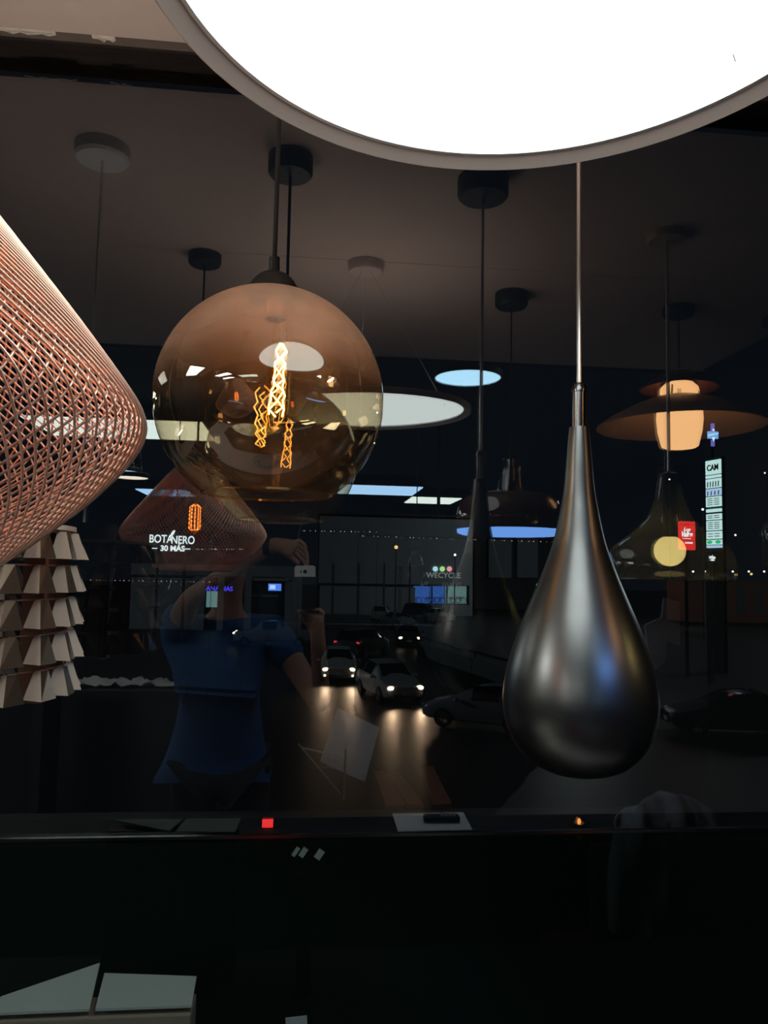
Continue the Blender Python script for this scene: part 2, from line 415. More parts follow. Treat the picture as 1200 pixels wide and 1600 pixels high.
# ---- teardrop pendant
TY = 1.003
TX = at(905, 900, TY).x
px_m = TY/F
tp = [(668, 15.2), (684, 17), (720, 20.3), (766, 24.6), (805, 31.5), (849, 41.5), (890, 56), (931, 72.8), (972, 90), (1014, 105), (1045, 113.5), (1075, 118.8), (1096, 120), (1118, 118), (1137, 113.5), (1160, 103.5), (1178, 90), (1192, 74), (1202, 55), (1208, 34), (1210, 12), (1210.5, .5)]
def tz(py): return at(905, py, TY).z
t0z = tz(668)
t = thing('teardrop_pendant', 'matte black teardrop pendant hanging on a thin steel rod', 'lamp', (TX, TY, t0z))
# widths are silhouettes seen from the eye, so they are used as they stand
fine = []
for i in range(len(tp)-1):
    (y0, r0), (y1, r1) = tp[i], tp[i+1]
    ym, rm = tp[max(i-1, 0)]; yp, rp = tp[min(i+2, len(tp)-1)]
    for k in range(4):
        u = k/4
        h00 = 2*u**3-3*u**2+1; h10 = u**3-2*u**2+u; h01 = -2*u**3+3*u**2; h11 = u**3-u**2
        s0 = (r1-rm)/(y1-ym)*(y1-y0) if y1 > ym else 0; s1 = (rp-r0)/(yp-y0)*(y1-y0)
        fine.append((y0+(y1-y0)*u, max(.5, h00*r0+h10*s0+h01*r1+h11*s1)))
fine.append(tp[-1])
bp = [(.001, .0), (.0110, .0)]+[(r*px_m*1.005, tz(y)-t0z) for y, r in fine]
obs('body', MB().lathe(bp, 72), 'blackmetal', t, ang=55)
ch = tz(606)-t0z
obs('collar', MB().lathe([(.0088, -.004), (.0088, ch-.006), (.0100, ch-.006), (.0102, ch-.002), (.0088, ch+.004), (.004, ch+.007)], 28), 'chrome', t)
ob('rod', MB().tube([(0, 0, ch), (0, 0, CZ-t0z-.01)], .0036, 14), 'steel', t)
canopy(t, .056, .045, 'black', CZ-t0z)

# ---- copper wire lampshade, two families of crossing wires
KX, KY, KZ = -.2995, .4975, 1.6+.099; KR = .192
t = thing('copper_wire_pendant', 'double cone copper wire lattice pendant at the left edge', 'lamp', (KX, KY, KZ))
kp = [(.052, .176), (.075, .152), (.115, .103), (.150, .060), (.176, .026), (.188, .009), (.192, -.003), (.189, -.015), (.178, -.032), (.155, -.057), (.128, -.080), (.100, -.102)]
dense = []
for i in range(len(kp)-1):
    for k in range(4):
        u = k/4; dense.append((kp[i][0]*(1-u)+kp[i+1][0]*u, kp[i][1]*(1-u)+kp[i+1][1]*u))
dense.append(kp[-1])
for q in range(3):
    dense = [dense[0]]+[((dense[i-1][0]+2*dense[i][0]+dense[i+1][0])/4, (dense[i-1][1]+2*dense[i][1]+dense[i+1][1])/4) for i in range(1, len(dense)-1)]+[dense[-1]]
def wire(sgn):
    pts = []; th = 0
    for i, (r, z) in enumerate(dense):
        if i:
            dr = r-dense[i-1][0]; dz = z-dense[i-1][1]; th += sgn*math.hypot(dr, dz)*math.tan(math.radians(36))/max(.06, (r+dense[i-1][0])/2)
        rr = r+sgn*.0009
        pts.append((rr*math.cos(th), rr*math.sin(th), z))
    me = MB().tube(pts, .00082, 5).me('wire', True); me.materials.append(M['copper']); return me
wa, wb_ = wire(1), wire(-1)
NW = 116
for k in range(NW):
    ob('wire', wa, None, t, rz=2*PI*k/NW); ob('wire', wb_, None, t, rz=2*PI*(k+.5)/NW)
for (r, z, rr) in ((.052, .176, .002), (.100, -.102, .0022)):
    obs('ring', MB().tube([(r*math.cos(2*PI*k/72), r*math.sin(2*PI*k/72), z) for k in range(72)], rr, 8, True), 'copper2', t)
obs('holder', MB().lathe([(.052, .176), (.03, .186), (.018, .19), (.018, .155), (.016, .12), (.001, .12)], 28), 'copper2', t)
kb = obs('bulb', MB().lathe([(.012, .12), (.016, .10), (.024, .07), (.026, .04), (.022, .012), (.012, -.004), (.001, -.008)], 28), 'bulbglass', t, ang=80)
for k in range(10):
    a = 2*PI*k/10
    ob('filament', MB().tube([(.006*math.cos(a), .006*math.sin(a), .075), (.0145*math.cos(a+.2), .0145*math.sin(a+.2), .068), (.0150*math.cos(a+.2), .0150*math.sin(a+.2), .010), (.007*math.cos(a+.3), .007*math.sin(a+.3), .006)], .0011, 5), 'filo', kb)
ob('cord', MB().tube([(0, 0, .185), (0, 0, CZ-KZ-.01)], .003, 8), 'cord', t)
canopy(t, .045, .03, 'black', CZ-KZ)

# ---- chandelier of folded birch shades
HX, HY = -.441, 1.02
t = thing('shingle_chandelier', 'round chandelier of stacked pale folded wooden flaps with white core', 'lamp', (HX, HY, 1.6))
def flap():
    # folded hollow hood: narrow top, wide foot, front edge turned off-axis, open below
    ht = .0335
    top = [(.0070, -.002), (.0030, .0085), (-.0080, .002), (-.007, -.004), (.006, -.004)]
    bot = [(.0180, -.002), (.0060, .0250), (-.0175, .006), (-.0160, -.005), (.0150, -.005)]
    mb = MB(); th = .0016; n = len(top)
    def ring(p, z, k):
        cx = sum(q[0] for q in p)/len(p); cy = sum(q[1] for q in p)/len(p)
        return [Vector((cx+(x-cx)*k, cy+(y-cy)*k, z)) for x, y in p]
    rings = [ring(bot, 0, .90), ring(bot, 0, 1), ring(top, ht, 1), ring(top, ht, .72), ring(top, ht-.002, .72)]
    for r in rings: mb.v += r
    for i in range(len(rings)-1):
        for k in range(n):
            k2 = (k+1) % n; mb.f.append((i*n+k, (i+1)*n+k, (i+1)*n+k2, i*n+k2))
    for k in range(n):         # inner wall
        k2 = (k+1) % n; mb.f.append((4*n+k, k, k2, 4*n+k2))
    me = mb.me('flap'); me.materials.append(M['wood']); me.materials.append(M['bronze'])
    me.polygons[n+1].material_index = 1; me.polygons[n+2].material_index = 1
    return me
fm = flap()
rows = [.010, -.0315, -.073, -.1150, -.1575]
for ri, z in enumerate(rows):
    for k in range(20):
        a = math.radians(9+18*k+ri*1.2)
        r = .140
        o = ob('wooden_flap', fm, None, t, (r*math.sin(a), -r*math.cos(a), z), rz=a+PI-.52+random.uniform(-.08, .08))
for z in rows:
    obs('hoop', MB().tube([(.136*math.cos(2*PI*k/60), .136*math.sin(2*PI*k/60), z+.033) for k in range(60)], .0012, 6, True), 'wooddark', t)
obs('core', MB().lathe([(.001, -.178), (.059, -.178), (.060, -.176), (.060, .048), (.001, .048)], 40), 'core', t)
for k in range(10):
    a = math.radians(18*2*k)
    ob('rib', MB().box((.118*math.sin(a), -.118*math.cos(a), -.06), (.006, .03, .21), Matrix.Rotation(a, 3, 'Z')), 'wooddark', t)
obs('top_plate', MB().lathe([(.001, .046), (.142, .046), (.142, .052), (.001, .052)], 48), 'wood', t)
obs('added_uplight', MB().lathe([(.004, .0535), (.057, .0535)], 40), 'ceil_fill2', t)  # added glowing disc, unseen from below, brightens the ceiling at the left
obs('glow_baffle', MB().lathe([(.060, .052), (.060, .086), (.062, .086), (.062, .052)], 48), 'black', t)  # added baffle, keeps the added glow out of the globe
ob('cord', MB().tube([(0, 0, .05), (0, 0, CZ-1.6-.01)], .0025, 8), 'steel', t)
canopy(t, .055, .03, 'core', CZ-1.6)

# ---- cloudy glass jar pendant, its image just enters at the right edge
bpz = mir(1222, 850, 2.35)
t = thing('jar_pendant', 'cloudy glass jar pendant just showing at the right edge', 'lamp', bpz)
obs('glass_body', MB().lathe([(.001, -.085), (.040, -.085), (.056, -.070), (.060, -.045), (.060, .045), (.054, .066), (.034, .080), (.018, .10), (.017, .13)], 48), 'cloudy', t, ang=80)
obs('cap', MB().lathe([(.020, .125), (.020, .16), (.006, .166), (.001, .166)], 24), 'black', t)
obs('bulb', MB().sphere((0, 0, .02), .02, 20, 12), 'clear', t)
ob('cord', MB().tube([(0, 0, .16), (0, 0, CZ-bpz.z-.01)], .0025, 8), 'cord', t)
canopy(t, .045, .025, 'black', CZ-bpz.z)

# ---- carton and card on the plinth
cb = thing('open_carton', 'brown carton with two pale grey lid flaps low at the left', 'box', (0, 0, .80))
q = lambda px, py, Y: at(px, py, Y)-Vector((0, 0, .80))
zt = at(150, 1575, .96).z-.80
fa, fb = at(-60, 1584, .96).x, at(302, 1564, .97).x
tb = MB().box(((fa+fb)/2, (.955+1.0)/2, zt/2-.004), (fb-fa, .045, zt-.008)); bev(ob('carton_body', tb, 'tan', cb), .002)
zn = zt-.002
A0 = [Vector((fa, .955, zn)), Vector((at(141, 1574, .96).x, .957, zn)), q(156, 1508, 1.05), q(4, 1560, .985)]
ob('lid_flap', MB().poly(A0, (0, 0, 1), .003), 'card', cb)
B0 = [Vector((at(150, 1573, .96).x, .957, zn)), Vector((fb, .957, zn)), q(307, 1529, 1.03), q(163, 1524, 1.035)]
ob('lid_flap', MB().poly(B0, (0, 0, 1), .003), 'card', cb)
p = at(472, 1588, 1.06)
c = thing('price_card', 'tiny white price card standing at the bottom edge', 'card', (p.x, 1.06, .80))
ob('card_face', MB().box((0, 0, (p.z-.80)/2), (.028, .0012, p.z-.80), Matrix.Rotation(math.radians(-4), 3, 'Y')), 'card', c)
ob('card_foot', MB().box((0, 0, .003), (.034, .03, .006)), 'black', c)

# ================================================================== LAMPS IN THE ROOM, SEEN IN THE PANE
def Vm(px, py, dv): return mir(px, py, dv)
# blue disc pendants
p = Vm(731, 592, 3.2); disc_pendant('small round pendant with pale blue glowing underside mirrored beside the rod', p, .150, MAINZ, 'blue', rimw=.006, h=.03, up=False, rimmat='black')
p = Vm(192, 738, 5.6); disc_pendant('far pale blue disc pendant mirrored next to the copper wire lamp', p, .125, MAINZ, 'blue', rimw=.004, h=.03, up=False, rimmat='black')
p = Vm(205, 747, 5.2); disc_pendant('far cream disc pendant mirrored just below a blue one', p, .115, MAINZ, 'creamd', rimw=.004, h=.03, up=False, rimmat='black')
# ceiling panel lights
def panel(label, px0, px1, pyn, pyf, h, mat):
    # near / far image rows on a ceiling h above the eye
    dn = 0; a = at((px0+px1)/2, pyn, 1.0); dn = h/(a.z-1.6); b = at((px0+px1)/2, pyf, 1.0); df = h/(b.z-1.6)
    xa = at(px0, (pyn+pyf)/2, (dn+df)/2).x; xb = at(px1, (pyn+pyf)/2, (dn+df)/2).x
    Y = 2*GY-(dn+df)/2; L = xb-xa; Wd = df-dn
    t = thing('ceiling_panel_light', label, 'ceiling light', ((xa+xb)/2, Y, 1.6+h))
    ob('frame', MB().box((0, 0, .035), (L+.03, Wd+.03, .05)), 'black', t)
    ob('diffuser', MB().box((0, 0, .004), (L, Wd, .012)), mat, t)
    for sx in (-1, 1): ob('hanger', MB().tube([(sx*L*.4, 0, .05), (sx*L*.4, 0, MAINZ-1.6-h)], .003, 6), 'black', t)
panel('white rectangular ceiling light mirrored left of the globe', 60, 326, 657, 684, 1.0, 'coolw')
panel('narrow blue ceiling light mirrored behind the small copper lattice', 222, 298, 766, 775, 1.0, 'bluep')
panel('wide blue ceiling light mirrored right of the globe base', 530, 652, 760, 773, 1.0, 'bluep')
panel('white ceiling light mirrored beside the dark teardrop image', 638, 712, 778, 787, 1.0, 'coolw')
def fill_panel(label, x, y, z, L, Wd, mat):  # added panels outside the view, put in to brighten the room
    t = thing('ceiling_panel_light', label, 'ceiling light', (x, y, z))
    ob('frame', MB().box((0, 0, -.012), (L+.04, Wd+.04, .024)), 'black', t)
    ob('diffuser', MB().box((0, 0, -.022), (L, Wd, .012)), mat, t)
fill_panel('added cool fill light over the left end of the window display', -2.2, .35, CZ, .9, .6, 'fill_cool')  # added to light the chandelier from the left
for (x, y, lab) in ((-2.9, -2.2, 'added cool fill light deep at the left, near one'), (-3.5, -3.6, 'added cool fill light deep at the left, far one'), (2.9, -.95, 'added cool fill light deep at the right')):  # added for more bounce light from the floor
    fill_panel(lab, x, y, MAINZ, 1.2, .6, 'fill_cool')
# wide two-tier shade
p = Vm(1062, 662, 2.3); k = 2.3/F
t = thing('tiered_pendant', 'beige two tier pendant with wide flat shade and warm opal cup', 'lamp', p)
obs('lower_shade', MB().lathe([(36*k, 44*k), (70*k, 32*k), (110*k, 12*k), (132*k, -3*k), (133*k, -6*k), (130*k, -5*k), (108*k, 9*k), (70*k, 27*k), (36*k, 39*k)], 64), 'beige', t)
obs('opal_cup', MB().lathe([(36*k, 22*k), (37*k, 8*k), (35*k, -14*k), (29*k, -38*k), (26*k, -40*k), (28*k, -36*k), (33*k, -14*k), (34*k, 18*k)], 48), 'warm', t)
obs('upper_ring', MB().lathe([(31*k, 52*k), (30*k, 60*k), (22*k, 68*k), (12*k, 70*k)], 40), 'warm', t)
obs('upper_shade', MB().lathe([(30*k, 68*k), (44*k, 66*k), (62*k, 58*k), (64*k, 60*k), (46*k, 72*k), (20*k, 86*k), (6*k, 90*k)], 48), 'wooddark', t)
obs('spindle', MB().lathe([(.006, 20*k), (.006, 92*k)], 12), 'steel', t)
for j in range(3):
    a = 2*PI*j/3+.3; ob('strut', MB().tube([(34*k*math.cos(a), 34*k*math.sin(a), 40*k), (30*k*math.cos(a), 30*k*math.sin(a), 60*k)], .003, 6), 'beige', t)
ob('cord', MB().tube([(0, 0, 88*k), (0, 0, CZ-p.z-.01)], .003, 8), 'cord', t)
canopy(t, .05, .03, 'black', CZ-p.z)
# bell glass lamp
p = Vm(1047, 905, 1.80); k = 1.80/F
t = thing('bell_pendant', 'smoked bell shaped glass pendant with round yellow bulb mirrored at right', 'lamp', p)
obs('glass_bell', MB().lathe([(98*k, 0), (101*k, 6*k), (101*k, 20*k), (97*k, 40*k), (86*k, 56*k), (60*k, 74*k), (36*k, 98*k), (24*k, 128*k), (18*k, 160*k), (17*k, 166*k)], 72), 'smoke', t, ang=80)
obs('rim', MB().tube([(98.5*k*math.cos(2*PI*j/72), 98.5*k*math.sin(2*PI*j/72), 0) for j in range(72)], 1.3*k, 8, True), 'smoke', t)
obs('bulb', MB().sphere((0, 0, 46*k), 25*k, 28, 18), 'bulby', t)
obs('socket', MB().lathe([(10*k, 68*k), (11*k, 74*k), (11*k, 150*k), (17*k, 160*k), (17*k, 172*k), (4*k, 176*k)], 28), 'black', t)
ob('rod', MB().tube([(0, 0, 172*k), (0, 0, CZ-p.z-.008)], .0042, 12), 'steel', t)
obs('canopy', MB().lathe([(.001, -.02), (.044, -.02), (.048, -.014), (.048, 0), (.001, 0)], 32), 'beige', t, (0, 0, CZ-p.z))
# brown dome lamp with glass neck
p = Vm(797, 828, 2.26); k = 2.26/F
t = thing('brown_dome_pendant', 'glossy brown dome pendant with clear glass neck and blue lit underside', 'lamp', p)
obs('dome', MB().lathe([(85*k, 0), (87*k, 3*k), (86*k, 22*k), (80*k, 44*k), (66*k, 56*k), (40*k, 60*k), (18*k, 62*k), (.001, 62*k)], 64), 'browngloss', t, ang=60)
obs('diffuser', MB().lathe([(85*k, .5*k), (83.5*k, -6*k), (76*k, -8.5*k), (.001, -10*k)], 64), 'dome', t)
obs('glass_neck', MB().lathe([(21*k, 62*k), (18*k, 84*k), (14*k, 112*k), (12*k, 114*k), (.001, 114*k)], 40), 'clear', t, ang=80)
obs('inner_stem', MB().lathe([(8*k, 62*k), (7*k, 96*k), (5*k, 104*k), (5*k, 114*k)], 24), 'browngloss', t)
ob('cord', MB().tube([(0, 0, 112*k), (0, 0, CZ-p.z-.01)], .0025, 8), 'cord', t)
canopy(t, .05, .045, 'black', CZ-p.z)
# unlit clear giant bulbs
for lab, px, py, dv in (('unlit big clear bulb pendant mirrored below the small lattice', 271, 925, 3.3), ('unlit big clear bulb pendant mirrored above the bicycle shop', 650, 885, 3.3)):
    p = Vm(px, py, dv); k = dv/F
    t = thing('bulb_pendant', lab, 'lamp', p)
    obs('glass_bulb', MB().lathe([(.001, -24*k), (8*k, -22.5*k), (14*k, -16*k), (16*k, -6*k), (14.5*k, 4*k), (10*k, 14*k), (8*k, 22*k), (8*k, 26*k)], 36), 'clear', t, ang=80)
    obs('socket', MB().lathe([(8.5*k, 24*k), (8.5*k, 36*k), (5*k, 40*k), (.001, 40*k)], 20), 'black', t)
    ob('cord', MB().tube([(0, 0, 39*k), (0, 0, MAINZ-p.z)], .0025, 6), 'cord', t)
# ceiling camera and projector-like spots
p = Vm(685, 815, 5.2); t = thing('dome_camera', 'small grey dome security camera on the dark ceiling', 'camera', p)
obs('housing', MB().lathe([(.001, .05), (.045, .05), (.045, .01), (.04, 0)], 24), 'greywall', t); obs('lens_dome', MB().sphere((0, 0, 0), .035, 20, 10), 'black', t)
ob('stalk', MB().tube([(0, 0, .05), (0, 0, MAINZ-p.z)], .012, 8), 'greywall', t)

# cut-out board hung in the room
pts = [Vm(x_, y_, 2.9) for x_, y_ in ((1038, 934), (1062, 940), (1063, 1009), (1042, 1000), (1040, 1034), (1026, 1046), (1013, 1030), (1009, 976), (1034, 966))]
c = sum(pts, Vector())/len(pts)
t = thing('cutout_board', 'dim grey cut-out board mirrored right of the teardrop', 'board', c)
ob('board_plate', MB().poly([q_-c for q_ in pts], (0, -1, 0), .012), 'greyboard', t)
ob('hanging_wire', MB().tube([pts[0]-c+Vector((.02, -.006, -.005)), Vector((pts[0].x-c.x+.02, -.006, CZ-c.z))], .0012, 6), 'cord', t)
# ================================================================== COUNTER AND ITS LITTER
CT = .75; CFY = .085
t = thing('shop_counter', 'long dark counter mirrored low in the pane', 'counter', (.15, 0, 0))
bev(ob('counter_top', MB().box((0, CFY-.16, CT-.012), (2.6, .32, .024)), 'darkwall', t), .003)
ob('counter_front', MB().box((0, CFY-.03, (CT-.024)/2), (2.58, .02, CT-.024)), 'ledge', t)
for sx in (-1, 1): ob('counter_side', MB().box((sx*1.28, CFY-.16, (CT-.024)/2), (.02, .28, CT-.024)), 'ledge', t)
ob('edge_strip', MB().box((0, CFY+.002, CT-.004), (2.6, .006, .008)), 'chrome', t)
def lay(px, py): # point of the counter top whose mirror image is at that pixel
    a = at(px, py, 1.0); d = (CT-1.6)/(a.z-1.6); return mir(px, py, d)
def flat(o_name, label, cat, pix, mat, th=.002, z0=0.):
    pts = [lay(*q) for q in pix]
    c = sum(pts, Vector())/len(pts); c.z = CT+z0
    pts = [Vector((v.x-c.x, v.y-c.y, 0)) for v in pts]
    return tag(ob(o_name, MB().poly(pts, (0, 0, 1), th), mat, None, c), label, cat)
flat('paper_sheet', 'white paper sheet under the handset on the counter', 'paper', [(613, 1272), (724, 1270), (738, 1297), (622, 1300)], 'paper')
p = lay(690, 1285)
t = thing('telephone_handset', 'black cordless handset lying on the white sheet', 'telephone', (p.x, p.y, CT+.002), .05)
bev(ob('shell', MB().box((0, 0, .012), (.125, .045, .022)), 'black', t), .008, 3)
for i in range(4):
    for j in range(3): ob('key', MB().box((.0+i*.014, (j-1)*.011, .0245), (.009, .007, .003)), 'lampoff', t)
flat('wooden_plank', 'brown wooden plank on the counter, leftmost of three', 'plank', [(584, 1213), (600, 1212), (634, 1266), (604, 1268)], 'wooddark', .02)
flat('wooden_plank', 'brown wooden plank on the counter, middle of three', 'plank', [(604, 1212), (622, 1211), (662, 1266), (638, 1266)], 'wooddark', .02)
flat('wooden_plank', 'brown wooden plank on the counter, rightmost of three', 'plank', [(655, 1206), (676, 1204), (706, 1264), (676, 1266)], 'wooddark', .02)
# leaning display board
t = thing('display_board', 'tilted pale board leaning on a dark stand on the counter', 'board', lay(530, 1262))
base = t.location
bpts = [mir(527, 1106, 2.62)-base, mir(593, 1137, 2.62)-base, mir(570, 1222, 2.60)-base, mir(500, 1190, 2.60)-base]
ob('board_sheet', MB().poly(bpts, (0, -1, 0), .004), 'paper', t)
q0 = mir(478, 1160, 2.58)-base; q1 = mir(560, 1160, 2.58)-base
ob('stand_frame', MB().tube([mir(466, 1162, 2.59)-base, mir(532, 1240, 2.58)-base], .0025, 6).tube([mir(540, 1170, 2.58)-base, mir(537, 1250, 2.58)-base], .004, 6).tube([mir(470, 1168, 2.59)-base, mir(534, 1182, 2.59)-base], .003, 6), 'steel', t)
ob('stand_body', MB().box((-.03, -.02, .07), (.17, .05, .14)), 'black', t)
# indicator lamp, ornament
p = lay(418, 1294); t = thing('indicator_lamp', 'small glowing red indicator on the counter edge', 'light', (p.x, p.y, CT))
ob('housing', MB().box((0, -.01, .012), (.044, .02, .024)), 'black', t); ob('lens', MB().box((0, .002, .016), (.036, .006, .026)), 'redglow', t)
p = lay(905, 1294); t = thing('tea_light', 'tiny glowing orange candle on the counter edge', 'candle', (p.x, p.y, CT))
obs('cup', MB().lathe([(.001, 0), (.02, 0), (.022, .018), (.020, .018), (.018, .004), (.001, .004)], 20), 'steel', t); obs('flame', MB().sphere((0, 0, .022), .006, 12, 8, 1.8), 'orangeglow', t)
# price stickers on the panel
for i, (lab, px, py, wd) in enumerate((('small pale price sticker on the dark green panel, leftmost', 462, 1331, .012), ('small pale price sticker on the dark green panel, second', 474, 1332, .016), ('long slanted pale sticker on the dark green panel', 499, 1335, .020))):
    p = at(px, py, 1.2988)
    tag(ob('price_sticker', MB().box((0, 0, 0), (wd*.55, .001, .016), Matrix.Rotation(.6, 3, 'Y')), 'card', None, p), lab, 'sticker')
# crumpled white film on a shelf behind
p = Vm(210, 1068, 3.6)
t = thing('wall_shelf', 'dark wall shelf behind the photographer carrying white film', 'shelf', (p.x, p.y, 0))
ob('shelf_board', MB().box((0, 0, p.z-.02), (.8, .3, .02)), 'darkwall', t)
for sx in (-1, 1): ob('post', MB().box((sx*.37, 0, (p.z-.03)/2), (.04, .25, p.z-.03)), 'darkwall', t)
mb = MB(); nx, ny = 26, 8
for i in range(nx):
    for j in range(ny):
        mb.v.append(Vector((-.24+.48*i/(nx-1), -.09+.18*j/(ny-1)+.02*math.sin(i*1.3), .008+.028*abs(math.sin(i*.9+j*1.7))*random.random())))
for i in range(nx-1):
    for j in range(ny-1): mb.f.append((i*ny+j, (i+1)*ny+j, (i+1)*ny+j+1, i*ny+j+1))
fo = ob('plastic_film', mb.me('plastic_film', True), 'paper', None, (p.x, p.y, p.z-.01)); s = fo.modifiers.new('thick', 'SOLIDIFY'); s.thickness = .0015
tag(fo, 'crumpled white plastic film lying on the dark shelf', 'film')
# chair with a knitted sweater
p = Vm(985, 1270, 2.3)
t = thing('chair', 'dark chair holding a knitted sweater, mirrored low at right', 'chair', (p.x, p.y, 0))
ob('seat', MB().box((0, -.0, .44), (.42, .42, .04)), 'wooddark', t); ob('backrest', MB().box((0, .20, .72), (.40, .02, .30)), 'wooddark', t)
for sx in (-1, 1):
    for sy in (-1, 1): ob('leg', MB().box((sx*.19, sy*.19, .21 if sy < 0 else .30), (.035, .035, .42 if sy < 0 else .60)), 'wooddark', t)
mb = MB(); nx, ny = 32, 30
for i in range(nx):
    u = i/(nx-1)*2-1
    for j in range(ny):
        v = j/(ny-1)
        wd = .145+.03*math.sin(v*2.2); fold = .012*math.sin(u*9+v*5)+.008*math.sin(u*17-v*3)
        z = 1.02-.36*v-.07*u*u*(1-v)
        y = .225+.05*math.sqrt(max(0, 1-u*u))*math.sin(min(1, v*4)*PI/2)+fold
        mb.v.append(Vector((u*wd, y, z)))
for i in range(nx-1):
    for j in range(ny-1): mb.f.append((i*ny+j, (i+1)*ny+j, (i+1)*ny+j+1, i*ny+j+1))
so = ob('knitted_sweater', mb.me('knitted_sweater', True), 'sweater', None, (p.x, p.y+.02, 0)); s = so.modifiers.new('thick', 'SOLIDIFY'); s.thickness = .008
tag(so, 'pale grey knitted sweater hung over the chair back', 'sweater')

# ================================================================== THE PHOTOGRAPHER
def skinned(name, nodes, edges, mat, parent, root=0, sub=2):
    me = bpy.data.meshes.new(name); me.from_pydata([n[:3] for n in nodes], edges, []); me.materials.append(M[mat])
    o = bpy.data.objects.new(name, me); COL.objects.link(o); o.parent = parent
    o.modifiers.new('skin', 'SKIN').use_smooth_shade = True
    if not me.skin_vertices:
        return o
    for i, n in enumerate(nodes):
        r = n[3]; me.skin_vertices[0].data[i].radius = r if isinstance(r, tuple) else (r, r)
        me.skin_vertices[0].data[i].use_root = (i == root)
    s = o.modifiers.new('sub', 'SUBSURF'); s.levels = sub; s.render_levels = sub
    return o
PX, PY = -.300, -.46
t = thing('person', 'person in blue shirt holding a phone up with both hands', 'person', (0, 0, 0))
N = []; E_ = []
def nd(x, y, z, r, par=None):
    N.append((x, y, z, r)); i = len(N)-1
    if par is not None: E_.append((par, i))
    return i
pel = nd(PX, PY, .93, (.15, .10))
wa_ = nd(PX, PY, 1.10, (.14, .09), pel); chs = nd(PX, PY, 1.28, (.16, .10), wa_); nk0 = nd(PX, PY, 1.42, (.07, .06), chs); nk = nd(PX+.005, PY+.02, 1.49, .052, nk0)
hd0 = nd(PX+.01, PY+.035, 1.56, (.062, .075), nk); hd1 = nd(PX+.012, PY+.03, 1.63, (.075, .088), hd0); hd2 = nd(PX+.012, PY+.02, 1.70, (.066, .078), hd1)
def hand(wx, wy, wz, d, side, par, spread, curl):
    d = Vector(d).normalized(); side = Vector(side).normalized(); nrm = d.cross(side)
    pm = Vector((wx, wy, wz))+d*.05
    pi_ = nd(*pm, (.030, .018), par)
    for k in range(4):
        b = pm+d*.032+side*(-.027+.018*k)
        f0 = nd(*b, .0095, pi_); L = (.030, .036, .034, .026)[k]
        m_ = b+d*L*.7*spread+curl*L*.7; f1 = nd(*m_, .0085, f0)
        m2 = m_+curl*L*.8-d*L*.15; nd(*m2, .0075, f1)
    th = pm-side*.034+d*.005; a = nd(*th, .0115, pi_); th2 = th+d*.028+curl*.018-side*.006; nd(*th2, .0095, a)
# left arm: elbow out, hand over the top of the phone
sl = nd(PX-.19, PY-.01, 1.37, .062, chs); el = nd(PX-.10, -.18, 1.50, .038, sl); wl_ = nd(-.115, -.075, 1.690, (.030, .024), el)
hand(-.105, -.070, 1.690, (1, .10, -.12), (0, .1, 1), wl_, .9, Vector((.25, .1, -.95)))
# right arm: forearm upright, hand round the foot of the phone
sr = nd(PX+.19, PY-.01, 1.36, .062, chs); er = nd(.075, -.26, 1.10, .038, sr); wr_ = nd(.050, -.075, 1.365, (.028, .026), er)
hand(.048, -.068, 1.375, (-.12, .10, 1), (1, .0, .1), wr_, .5, Vector((-.75, .45, .15)))
# legs
for sx in (-1, 1):
    hp_ = nd(PX+sx*.10, PY, .86, .088, pel); kn = nd(PX+sx*.11, PY+.03, .48, .060, hp_); an = nd(PX+sx*.11, PY-.01, .09, .042, kn); nd(PX+sx*.12, PY+.14, .04, .036, an)
skinned('body', N, E_, 'skin', t)
# shirt
S = []; SE = []
def sd(x, y, z, r, par=None):
    S.append((x, y, z, r)); i = len(S)-1
    if par is not None: SE.append((par, i))
    return i
a = sd(PX-.02, PY, 1.0, (.21, .14)); b = sd(PX-.01, PY, 1.15, (.21, .14), a); c_ = sd(PX, PY, 1.29, (.24, .14), b); d_ = sd(PX, PY, 1.41, (.13, .11), c_)
e1 = sd(PX-.19, PY-.005, 1.37, .082, c_); sd(PX-.15, PY+.14, 1.435, .070, e1)
e2 = sd(PX+.19, PY-.005, 1.36, .082, c_); sd(PX+.26, PY+.09, 1.245, .070, e2); sd(PX-.02, PY, .84, (.21, .14), a)
skinned('shirt', S, SE, 'shirt', t)
S = []; SE = []
a = sd(PX, PY, .90, (.165, .115))
for sx in (-1, 1):
    h_ = sd(PX+sx*.10, PY, .82, .102, a); k_ = sd(PX+sx*.11, PY+.03, .48, .078, h_); sd(PX+sx*.11, PY-.005, .11, .062, k_)
skinned('trousers', S, SE, 'jeans', t)
for sx in (-1, 1): obs('shoe', MB().sphere((0, 0, 0), .05, 16, 10, .9), 'black', t, (PX+sx*.12, PY+.08, .042)).scale = (1, 2.3, .9)
hx, hy, hz = PX+.012, PY+.025, 1.655
obs('hair', MB().lathe([(.105, -.03), (.108, .0), (.100, .045), (.078, .080), (.045, .098), (.001, .103)], 28), 'hair', t, (hx, hy-.014, hz+.012)).scale = (.86, 1.0, 1)
for sx in (-1, 1):
    obs('eye', MB().sphere((0, 0, 0), .012, 14, 10), 'white', t, (hx+sx*.032, hy+.088, hz-.012))
    obs('pupil', MB().sphere((0, 0, 0), .006, 12, 8), 'black', t, (hx+sx*.032, hy+.098, hz-.012))
    obs('ear', MB().sphere((0, 0, 0), .022, 14, 10, 1.4), 'skin', t, (hx+sx*.086, hy, hz-.02)).scale = (.45, .8, 1)
obs('nose', MB().lathe([(.016, -.022), (.014, -.008), (.007, .018), (.001, .024)], 12, cap0=True), 'skin', t, (hx, hy+.094, hz-.042))
